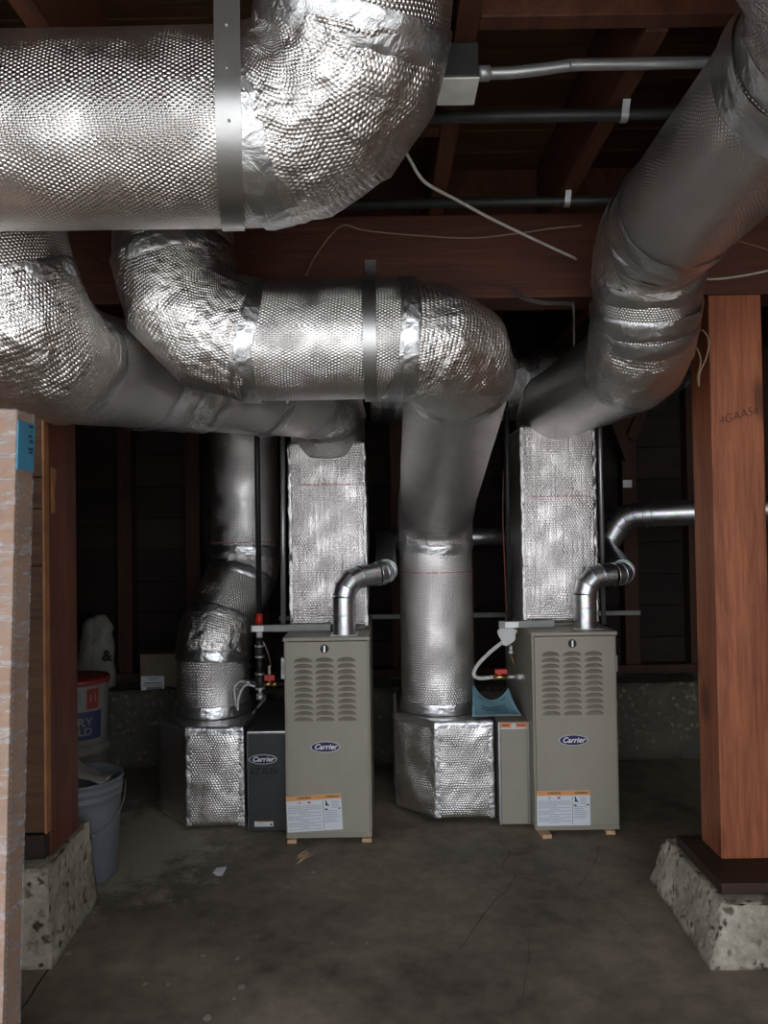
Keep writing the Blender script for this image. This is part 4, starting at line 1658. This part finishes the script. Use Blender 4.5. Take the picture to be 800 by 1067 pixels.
pipe('sense_wire', smooth_path([P(274, 668, gY - .03), P(279, 680, gY - .03), P(282.5, 694, gY - .01)], 6), 0.002, M['grey_pipe'], g1, 6)

# right: black riser, white cap fitting, flexible hose to the red-handled valve
hY = 3.42
g2, hx = gas_line('gas line with white fitting, curved white hose and red valve, left of the right furnace', 531, hY, P(530, 708, hY).z, 2.3)
bx2 = thing('support_bracket', 'flat metal bracket lying across the top of the right furnace', 'bracket', (.62, 3.43, .8437))
link('bar', bm_mesh(box_bm(hx - .055, P(574, 650, 3.45).x, 3.374, 3.394, 0.8437, 0.8737, 0.002)), M['strut'], bx2)
box('clamp', hx - .03, hx + .03, 3.367, 3.3735, 0.8457, 0.8717, M['zinc'], bx2, 0.001)
zt2 = lambda y: P(530, y, hY).z
pipe('riser', [V((hx, hY, zt2(652))), V((hx, hY, 2.315))], 0.011, M['black_iron'], g2, 14)
pipe('red_wire', smooth_path([V((hx - .016, hY - .01, zt2(640))), V((hx - .020, hY - .01, zt2(590))), V((hx - .024, hY - .01, zt2(540))),
                              V((hx - .018, hY - .01, zt2(490)))], 6), 0.0028, M['red_wire'], g2, 6)
# white cap fitting: a tilted two-eared plate on a neck
bm = bmesh.new()
ol = [(-.045, .020), (-.030, .032), (0, .038), (.030, .030), (.046, .020), (.044, .012), (.036, .008), (.036, -.020), (.020, -.034), (-.002, -.048),
      (-.022, -.044), (-.028, -.020), (-.040, .0)]
fr = [bm.verts.new((a, -.014, b)) for a, b in ol]
bk = [bm.verts.new((a * .9, .018, b * .9)) for a, b in ol]
bm.faces.new(fr)
bm.faces.new(bk[::-1])
for k in range(len(ol)):
    bm.faces.new((fr[k], fr[(k + 1) % len(ol)], bk[(k + 1) % len(ol)], bk[k]))
bmesh.ops.recalc_face_normals(bm, faces=bm.faces)
bmesh.ops.bevel(bm, geom=bm.edges[:], offset=0.003, segments=2, affect='EDGES')
me = bm_mesh(bm)
me.transform(Matrix.Translation(P(528, 661.5, hY - .012)))
link('cap_fitting', me, M['white_plastic'], g2)
pipe('fitting_neck', [V((hx, hY, zt2(657))), V((hx, hY, zt2(649.5)))], 0.013, M['white_plastic'], g2, 14)
pipe('drip_leg', [V((hx + .002, hY, zt2(672))), V((hx + .002, hY, zt2(680)))], 0.008, M['zinc'], g2, 10)
pipe('drip_cap', [V((hx + .002, hY, zt2(677.5))), V((hx + .002, hY, zt2(681.5)))], 0.012, M['zinc'], g2, 10)
pipe('flexible_hose', smooth_path([P(523.5, 669, hY), P(510, 680, hY - .01), P(497.5, 693, hY - .02), P(493.5, 702, hY - .02), P(498.5, 706.5, hY - .01),
                                   P(512, 706, hY)], 8), 0.0085, M['white_plastic'], g2, 12)
vzz = P(520, 705.5, hY).z
vx = lambda px: P(px, 705, hY).x
pipe('hose_nut', [V((vx(510), hY, vzz)), V((vx(514.5), hY, vzz))], 0.010, M['zinc'], g2, 6)
pipe('valve_body', [V((vx(514), hY, vzz)), V((vx(528), hY, vzz))], 0.0115, M['brass'], g2, 12)
pipe('valve_stem', [V((vx(520), hY, vzz)), V((vx(520), hY, P(520, 700, hY).z))], 0.006, M['brass'], g2, 10)
box('valve_handle', vx(515.5), vx(528), hY - .016, hY + .010, P(520, 702, hY).z, P(520, 697, hY).z, M['red_plastic'], g2, 0.003)
pipe('supply_nipple', [V((vx(528), hY, vzz)), V((vx(540), hY, vzz))], 0.009, M['zinc'], g2, 12)
pipe('union', [V((vx(539), hY, vzz)), V((F2X0 - .001, hY, vzz))], 0.0135, M['white_plastic'], g2, 8)
pipe('copper_wire', [P(532, 681, hY), P(536.5, 697, hY - .005)], 0.0018, M['brass'], g2, 6)

# ------------------------------------------------------------------ booklet on the return box
bk_ = thing('booklet', 'light blue installation booklet, curled, on the wrapped return box', 'booklet', (.50, 3.5, BT + .012))
def sheet(w, d, off, lift, name, mat, cx, cy, z, rz=0):
    bm = bmesh.new()
    g = []
    nx, ny = 16, 14
    for j in range(ny + 1):
        v = j / ny
        g.append([])
        for i in range(nx + 1):
            u = i / nx - .5
            zz = lift * (v ** 1.8) * (0.30 + 2.7 * u * u - .22 * u)
            g[-1].append(bm.verts.new((u * w * (1 - .24 * v), v * d, zz)))
    for j in range(ny):
        for i in range(nx):
            bm.faces.new((g[j][i], g[j][i + 1], g[j + 1][i + 1], g[j + 1][i])).smooth = True
    bmesh.ops.solidify(bm, geom=bm.faces[:], thickness=off)
    me = bm_mesh(bm)
    me.transform(Matrix.Translation((cx, cy, z)) @ Matrix.Rotation(rz, 4, 'Z'))
    return link(name, me, mat, bk_)
bxc = P(517.5, 748, 3.41).x
sheet(0.222, 0.155, 0.004, 0.10, 'pages', M['white_ink'], bxc, 3.40, BT + .016, math.radians(2))
cov = sheet(0.219, 0.153, 0.001, 0.10, 'cover', M['blue_paper'], bxc, 3.402, BT + .0215, math.radians(2))
bm = bmesh.new()
for v, u0, u1 in ((.83, -.36, -.24), (.84, .26, .36), (.62, -.05, .30), (.55, -.3, .30), (.48, -.3, .30), (.40, -.3, .32), (.32, -.22, .32), (.16, .12, .26)):
    prev = None
    for k in range(9):
        u = u0 + (u1 - u0) * k / 8
        cur = []
        for dv in (-.012, .012):
            vv = v + dv
            zz = .10 * (vv ** 1.8) * (0.30 + 2.7 * u * u - .22 * u) + .0015
            p = Matrix.Rotation(math.radians(2), 3, 'Z') @ V((u * .212 * (1 - .24 * vv), vv * .153, zz))
            cur.append(bm.verts.new(p + V((bxc, 3.402, BT + .0215))))
        if prev:
            bm.faces.new((prev[0], cur[0], cur[1], prev[1]))
        prev = cur
link('print', bm_mesh(bm), M['pail_blue'], cov)

# ------------------------------------------------------------------ ceiling electrics and wires
jx0, jx1 = P(459, 76, 1.60).x, P(499, 76, 1.60).x
jb = thing('junction_box', 'pale square electrical junction box under a joist at top centre', 'electrical box', ((jx0 + jx1) / 2, 1.65, 2.238))
box('box_body', jx0, jx1, 1.60, 1.70, 2.2425, 2.319, M['dark_conduit'], jb, 0.004)
box('cover_plate', jx0 - .001, jx1 + .001, 1.599, 1.702, 2.2385, 2.242, M['cover_white'], jb, 0.001)
ellipse('knockout', (jx0 + jx1) / 2 + .015, 1.5985, 2.285, .013, .013, .0014, M['dark_conduit'], jb, 18)
cdt = thing('conduit', 'bent bright grey conduit leading right from the junction box', 'conduit', (jx1, 1.65, 2.28))
pipe('connector', [V((jx1, 1.65, 2.279)), V((jx1 + .03, 1.65, 2.279))], 0.016, M['zinc'], cdt, 12)
pipe('tube', smooth_path([V((jx1 + .03, 1.65, 2.279)), V((jx1 + .08, 1.65, 2.280)), V((jx1 + .15, 1.65, 2.287)), V((jx1 + .20, 1.65, 2.293)),
                          V((jx1 + .26, 1.65, 2.295)), V((1.0, 1.65, 2.295)), V((2.0, 1.65, 2.295))], 8), 0.0125, M['grey_pipe'], cdt, 14)


def strap_clip(parent, p, r):
    pts = [p + V((0, -r - .016, .021))]
    for k in range(0, 9):
        a = PI * k / 8
        pts.append(p + V((0, -(r + .0035) * math.cos(a), -(r + .0035) * math.sin(a))))
    pts.append(p + V((0, r + .016, .021)))
    return link('pipe_clip', bm_mesh(strip(pts, None, .018, .0015, (1, 0, 0))), M['grey_pipe'], parent)


c_a = thing('conduit', 'dull conduit clipped under the joists, second below the junction box', 'conduit', (.4, 1.86, 2.28))
pipe('tube', [V((-.78, 1.86, 2.297)), V((2.2, 1.86, 2.297))], 0.0155, M['dark_conduit'], c_a, 14)
strap_clip(c_a, V((.600, 1.86, 2.297)), .0155)
c_b = thing('conduit', 'dull conduit clipped under the joists just in front of the beam', 'conduit', (.4, 2.38, 2.28))
pipe('tube', [V((-.42, 2.36, 2.297)), V((2.2, 2.36, 2.297))], 0.0155, M['dark_conduit'], c_b, 14)
strap_clip(c_b, V((.580, 2.36, 2.297)), .0155)

tag(pipe('white_cable', smooth_path([P(412, 140, 1.95), P(428, 168, 1.96), P(436, 182, 1.97), P(447, 193, 2.0), P(475, 208, 2.1), P(510, 227, 2.2), P(545, 244, 2.3),
                                     P(575, 258, 2.38), P(601, 270, 2.44)], 6), 0.0042, M['white_cable']),
    'white cable slanting down in front of the beam from the main duct', 'cable')
tag(pipe('thin_wire', smooth_path([P(319, 287, 2.42), P(328, 268, 2.46), P(343, 247, 2.49), P(358, 234.5, 2.494), P(380, 240, 2.494), P(430, 245, 2.494), P(490, 248, 2.494),
                                   P(540, 243, 2.494), P(575, 238, 2.494), P(606, 235, 2.494)], 6), 0.0024, M['tan_cable']),
    'thin tan wire sagging along the face of the beam at centre', 'wire')
tag(pipe('thin_cable', smooth_path([P(726, 291, 2.493), P(750, 290.5, 2.493), P(775, 287, 2.493), P(803, 281.5, 2.493)], 6), 0.0032, M['white_cable']),
    'thin white cable crossing the beam just above the right post', 'cable')
tag(pipe('thin_wire', smooth_path([P(735, 242, 2.493), P(765, 250, 2.493), P(803, 261, 2.493)], 6), 0.0016, M['tan_cable']),
    'faint thin wire on the beam, upper right, above the white cable', 'wire')
tag(pipe('wire_loop', smooth_path([P(724, 342, 2.47), P(734, 346, 2.44), P(738.5, 358, 2.43), P(735, 375, 2.43), P(729, 388, 2.44), P(728, 402, 2.45),
                                   P(727, 392, 2.46), P(730, 375, 2.46), P(725, 362, 2.47), P(719, 356, 2.48)], 6), 0.0026, M['tan_cable']),
    'loop of tan wire hanging beside the upper end of the right post', 'wire')
tag(pipe('white_cable', smooth_path([P(88, 262, 2.49), P(98, 267, 2.47), P(108, 276, 2.49)], 5), 0.002, M['black_iron']),
    'short dark wire against the beam between the two left duct bends', 'wire')

# ------------------------------------------------------------------ left: wrapped carton
cb = thing('cardboard_carton', 'tall cardboard carton in clear stretch film at left foreground', 'carton', (-1.1, 1.80, 0.0))
ytop = P(20, 428, 1.78).z
def carton(name, grow, mat, res=None):
    b = box_bm(-.52 - grow, 0 + grow, -grow, .085 + grow, 0.001 - (0 if grow == 0 else 0), ytop + grow, 0.004)
    if res:
        bmesh.ops.subdivide_edges(b, edges=b.edges[:], cuts=10, use_grid_fill=True)
    me = bm_mesh(b)
    me.transform(Matrix.Translation((-.886, 1.755, 0.0)) @ Matrix.Rotation(math.radians(1.75), 4, 'Y') @ Matrix.Translation((0, 0, .0)))
    return link(name, me, mat, cb)
carton('carton', 0, M['cardboard'])
carton('stretch_film', 0.0025, M['film'])
Tm = Matrix.Translation((-.886, 1.755, 0.0)) @ Matrix.Rotation(math.radians(1.75), 4, 'Y')
def on_side(name, y0, y1, z0, z1, mat, grow):
    b = box_bm(.0005, grow, y0, y1, z0, z1)
    me = bm_mesh(b)
    me.transform(Tm)
    return link(name, me, mat, cb)
zb0, zb1 = P(26, 490, 1.8).z, P(26, 440, 1.8).z
tp = on_side('blue_tape', .002, .084, zb0, zb1, M['blue_tape'], 0.0042)
bm = bmesh.new()
for k, (a, b, h) in enumerate(((.052, .074, .105), (.050, .070, .082), (.055, .076, .070), (.050, .078, .052), (.056, .074, .044))):
    vs = [bm.verts.new(Tm @ V((.0046, yy, zb0 + zz))) for yy, zz in ((a, h - .003), (b, h - .003), (b, h + .003), (a, h + .003))]
    bm.faces.new(vs)
link('scribble', bm_mesh(bm), M['pail_blue'], tp)
bm = bmesh.new()
for k in range(90):
    z_ = .02 + k * .0165
    vs = [bm.verts.new(Tm @ V((.0032, yy, z_ + dz))) for yy, dz in ((.006, 0), (.008, 0), (.008, .009), (.006, .009))]
    bm.faces.new(vs)
stuff(link('perforation', bm_mesh(bm), M['paper'], cb))

# ------------------------------------------------------------------ left: buckets, sack, small box
bkt = thing('bucket', 'grey-blue plastic bucket with wire handle, behind the left concrete stem', 'bucket', (-1.165, 2.93, 0.0))
BX, BY = -1.165, 2.93
prof = [(.128, .001), (.131, .004), (.143, .27), (.144, .30), (.150, .302), (.150, .312), (.1445, .314), (.145, .328), (.152, .330), (.152, .339), (.146, .341),
        (.148, .358), (.154, .360), (.154, .372), (.144, .372), (.141, .355), (.127, .012), (.001, .010)]
link('bucket_body', bm_mesh(lathe(prof, (BX, BY, 0), 48)), M['bucket'], bkt)
hp = []
for k in range(25):
    a = PI * k / 24
    hp.append(V((BX + .157 * math.cos(a * 1.0 - .5), BY - .157 * abs(math.sin(a)) * 1.0 - .004 + .157 * math.sin(.0), .345 - .16 * math.sin(a))))
hp = []
for k in range(25):
    a = PI * k / 24
    side = V((math.cos(math.radians(25)), math.sin(math.radians(25)), 0))
    fwd = V((side.y, -side.x, 0))
    hp.append(V((BX, BY, .335)) + side * (.160 * math.cos(a)) + fwd * (.162 * math.sin(a)) + V((0, 0, -.14 * math.sin(a))))
pipe('wire_handle', hp, 0.0022, M['steel'], bkt, 6)

# rag slumped over the rim
bm = bmesh.new()
g = []
for i in range(19):
    s = i / 18
    g.append([])
    for j in range(19):
        u = j / 18
        px_ = BX - .07 + .20 * s
        py_ = BY - .12 + .15 * u
        rad = math.hypot(px_ - BX, py_ - BY)
        zz = .383 + .10 * max(0, 1 - s * 1.25) ** 1.6 - .02 * u
        if rad > .150:
            zz -= (rad - .150) * 0.6
            px_ = BX + (px_ - BX) * (.163 / max(rad, .163)) if rad > .163 else px_
        p = V((px_, py_, zz))
        p.z += .012 * noise.noise(p * 22) + .006
        g[-1].append(bm.verts.new(p))
for i in range(18):
    for j in range(18):
        bm.faces.new((g[i][j], g[i + 1][j], g[i + 1][j + 1], g[i][j + 1])).smooth = True
bmesh.ops.solidify(bm, geom=bm.faces[:], thickness=0.005)
tag(link('rag', bm_mesh(bm, True), M['cloth']), 'dirty white rag slumped over the rim of the grey-blue bucket', 'rag')


def arc_label(parent, name, cx, cy, r0, r1, z0, z1, a0, a1, mat, off=0.0008, n=14):
    """printed field wrapped on a pail; angles in degrees, -90 faces the camera"""
    bm = bmesh.new()
    prev = None
    for k in range(n + 1):
        a = math.radians(a0 + (a1 - a0) * k / n)
        lo = bm.verts.new((cx + (r0 + off) * math.cos(a), cy + (r0 + off) * math.sin(a), z0))
        hi = bm.verts.new((cx + (r1 + off) * math.cos(a), cy + (r1 + off) * math.sin(a), z1))
        if prev:
            bm.faces.new((prev[0], lo, hi, prev[1])).smooth = True
        prev = (lo, hi)
    return link(name, bm_mesh(bm), mat, parent)


QX, QY = -1.412, 3.52
lowp = thing('pail', 'plain dirty-white pail on the floor, under the labelled pail', 'pail', (QX, QY, 0))
prof = [(.120, .001), (.122, .004), (.131, .30), (.140, .302), (.140, .316), (.132, .318), (.133, .338), (.130, .340), (.001, .340)]
link('pail_body', bm_mesh(lathe(prof, (QX, QY, 0), 44)), M['pail'], lowp)
arc_label(lowp, 'dark_stain', QX, QY, .1245, .1295, .10, .26, -95, -55, M['dark_panel'])
up = thing('pail', 'navy-labelled white paint pail with red lid, stacked on the plain pail', 'pail', (QX, QY, 0.3415))
zb_ = 0.3415
prof = [(.122, .0), (.125, .003), (.136, .27), (.136, .285), (.001, .285)]
link('pail_body', bm_mesh(lathe([(r, z + zb_) for r, z in prof], (QX, QY, 0), 44)), M['pail'], up)
prof = [(.141, .270), (.143, .272), (.143, .290), (.137, .296), (.001, .298)]
lid_ = link('lid', bm_mesh(lathe([(.137, .268 + zb_)] + [(r, z + zb_) for r, z in prof], (QX, QY, 0), 44)), M['pail_lid'], up)
rz = lambda z: .125 + (.136 - .125) * z / .27
lb = arc_label(up, 'label_band', QX, QY, rz(.03), rz(.155), zb_ + .03, zb_ + .155, -160, -20, M['pail_blue'], 0.001, 24)
arc_label(up, 'label_picture', QX, QY, rz(.175), rz(.250), zb_ + .175, zb_ + .250, -110, -62, M['pail_grey'], 0.001, 12)
rs = arc_label(up, 'red_square', QX, QY, rz(.165), rz(.255), zb_ + .165, zb_ + .255, -52, -28, M['pail_lid'], 0.001, 8)


def curved_text(name, body, size, mat, parent, r, z, ang, sx=1.0, bold=0.0):
    o = text(name, body, size, mat, parent, (0, 0, 0), Matrix.Identity(4), 0, bold, sx, 0.0)
    w = WORLD[o.name]
    for v in o.data.vertices:
        q = v.co + w
        a = math.radians(ang) + q.x / r
        v.co = V((QX + r * math.cos(a), QY + r * math.sin(a), z + q.y))
    c = sum((v.co for v in o.data.vertices), V()) / len(o.data.vertices)
    for v in o.data.vertices:
        v.co -= c
    o.location = c - WORLD[parent.name]
    WORLD[o.name] = c
    return o


curved_text('lettering', 'ACRY', .050, M['pail'], lb, rz(.11) + .003, zb_ + .108, -72, 1.15, .001)
curved_text('lettering', 'SHIELD', .046, M['pail'], lb, rz(.06) + .003, zb_ + .066, -76, 1.1, .001)
curved_text('lettering', '11', .045, M['pail'], rs, rz(.21) + .003, zb_ + .212, -40, 1.0, .001)

# white sack on the footing ledge
sk = thing('sack', 'crumpled white plastic sack on the footing ledge behind the pails', 'sack', (P(102, 700, 4.32).x, 4.34, 0.42))
skx = P(101, 700, 4.33).x
for name, cx, w, h, tw in (('bag_body', skx + .022, .085, .40, 0.0), ('bag_fold', skx - .055, .075, .385, .4)):
    bm = bmesh.new()
    rings = []
    n = 28
    for i in range(17):
        s = i / 16
        z_ = .424 + h * s
        fat = (1 - .25 * s) * (1.0 - max(0, s - .85) * 3.2)
        rr = []
        for k in range(n):
            a = 2 * PI * k / n
            p = V((cx + math.cos(a) * w * fat + (.04 * s if tw else .0) * (1 if tw else 0), 4.335 + math.sin(a) * .07 * fat, z_))
            p += V((math.cos(a), math.sin(a), 0)) * (.018 * noise.noise(p * 15) + .012 * noise.noise(p * 34))
            rr.append(bm.verts.new(p))
        rings.append(rr)
    for A, B in zip(rings, rings[1:]):
        for k in range(n):
            bm.faces.new((A[k], A[(k + 1) % n], B[(k + 1) % n], B[k])).smooth = True
    bm.faces.new(rings[0][::-1])
    bm.faces.new(rings[-1])
    link(name, bm_mesh(bm), M['sack'], sk)
tt = P(111, 684, 4.24)
text('lettering', '&', .085, M['black_ink'], sk, (tt.x, 4.245, tt.z), None, 0, .002)

# small carton on the ledge
kx0, kx1 = P(146, 700, 4.27).x, P(187, 700, 4.27).x
kz1 = P(165, 682, 4.27).z
sb = thing('small_carton', 'dim small cardboard box with white label on the back footing ledge', 'carton', ((kx0 + kx1) / 2, 4.35, .424))
box('carton_body', kx0, kx1, 4.27, 4.44, .424, kz1, M['dull_box'], sb, 0.003)
box('lid_flap', kx0 - .003, kx1 + .003, 4.266, 4.444, kz1 + .0005, kz1 + .004, M['dull_box'], sb, 0.001)
lx0, lx1 = P(147, 700, 4.27).x, P(171, 700, 4.27).x
ll = box('label', lx0, lx1, 4.2685, 4.2697, P(160, 722, 4.27).z, P(160, 704.5, 4.27).z, M['paper'], sb, 0)
bm = bmesh.new()
for k, (w, zz) in enumerate(((.25, .080), (.15, .070), (.35, .056), (.35, .050), (.42, .040))):
    cx = (lx0 + lx1) / 2
    plate(cx - w * .14, cx + w * .14, P(160, 722, 4.27).z + zz, P(160, 722, 4.27).z + zz + .003, 4.268, Matrix.Identity(4), bm)
for k in range(9):
    cx = lx0 + .03 + k * .0095
    plate(cx, cx + .007, P(160, 722, 4.27).z + .006, P(160, 722, 4.27).z + .034, 4.268, Matrix.Identity(4), bm)
link('print', bm_mesh(bm), M['black_ink'], ll)

# ------------------------------------------------------------------ bits on the floor
c = F(229, 908)
bm = bmesh.new()
ol = [(-.022, -.018), (.006, -.022), (.022, .012), (.018, .034), (-.004, .016), (-.018, .020)]
fr = [bm.verts.new((c.x + a, c.y + b, .003 + .010 * abs(noise.noise(V((a * 60, b * 60, 0)))))) for a, b in ol]
bm.faces.new(fr)
bmesh.ops.triangulate(bm, faces=bm.faces[:])
bmesh.ops.solidify(bm, geom=bm.faces[:], thickness=0.001)
tag(link('paper_scrap', bm_mesh(bm), M['white_ink']), 'small torn white paper scrap on the concrete before the charcoal cabinet', 'scrap')
bm = bmesh.new()
r3 = random.Random(11)
for k in range(7):
    a = F(312 + r3.uniform(-3, 4), 896 + r3.uniform(-4, 4), .004)
    b = F(319 + r3.uniform(-2, 9), 888 + r3.uniform(-5, 6), .012)
    m_ = a.lerp(b, .5) + V((0, r3.uniform(-.01, .01), .004))
    tube([a, m_, b], 0.0013, 5, True, bm)
tag(link('straw_tuft', bm_mesh(bm), M['shim']), 'wisp of dry straw on the floor before the left furnace', 'debris')
# scrap of white tape stuck on a stud
tag(box('tape_scrap', 1.40, 1.452, YB - .1325, YB - .1305, P(655, 508, 4.48).z, P(655, 500, 4.48).z, M['white_ink'], None, 0),
    'scrap of white tape on the far wall stud above the right flue', 'scrap')

# kinds that come more than once
GROUPS = {'furnace': 'furnaces', 'cabinet': 'filter cabinets beside the furnaces', 'return box': 'foil-wrapped return boxes',
          'plenum': 'foil-wrapped plenums on the furnaces', 'duct': 'foil-wrapped round ducts', 'flue pipe': 'galvanized flue pipes',
          'gas pipe': 'gas lines', 'bracket': 'brackets on the furnace tops', 'pail': 'stacked pails', 'pier': 'concrete piers', 'post': 'timber posts',
          'conduit': 'electrical conduits', 'wire': 'thin wires at the beam', 'cable': 'white cables at the beam'}
for o in SC.objects:
    if o.parent is None and o.get('category') in GROUPS and not o.get('group'):
        o['group'] = GROUPS[o['category']]
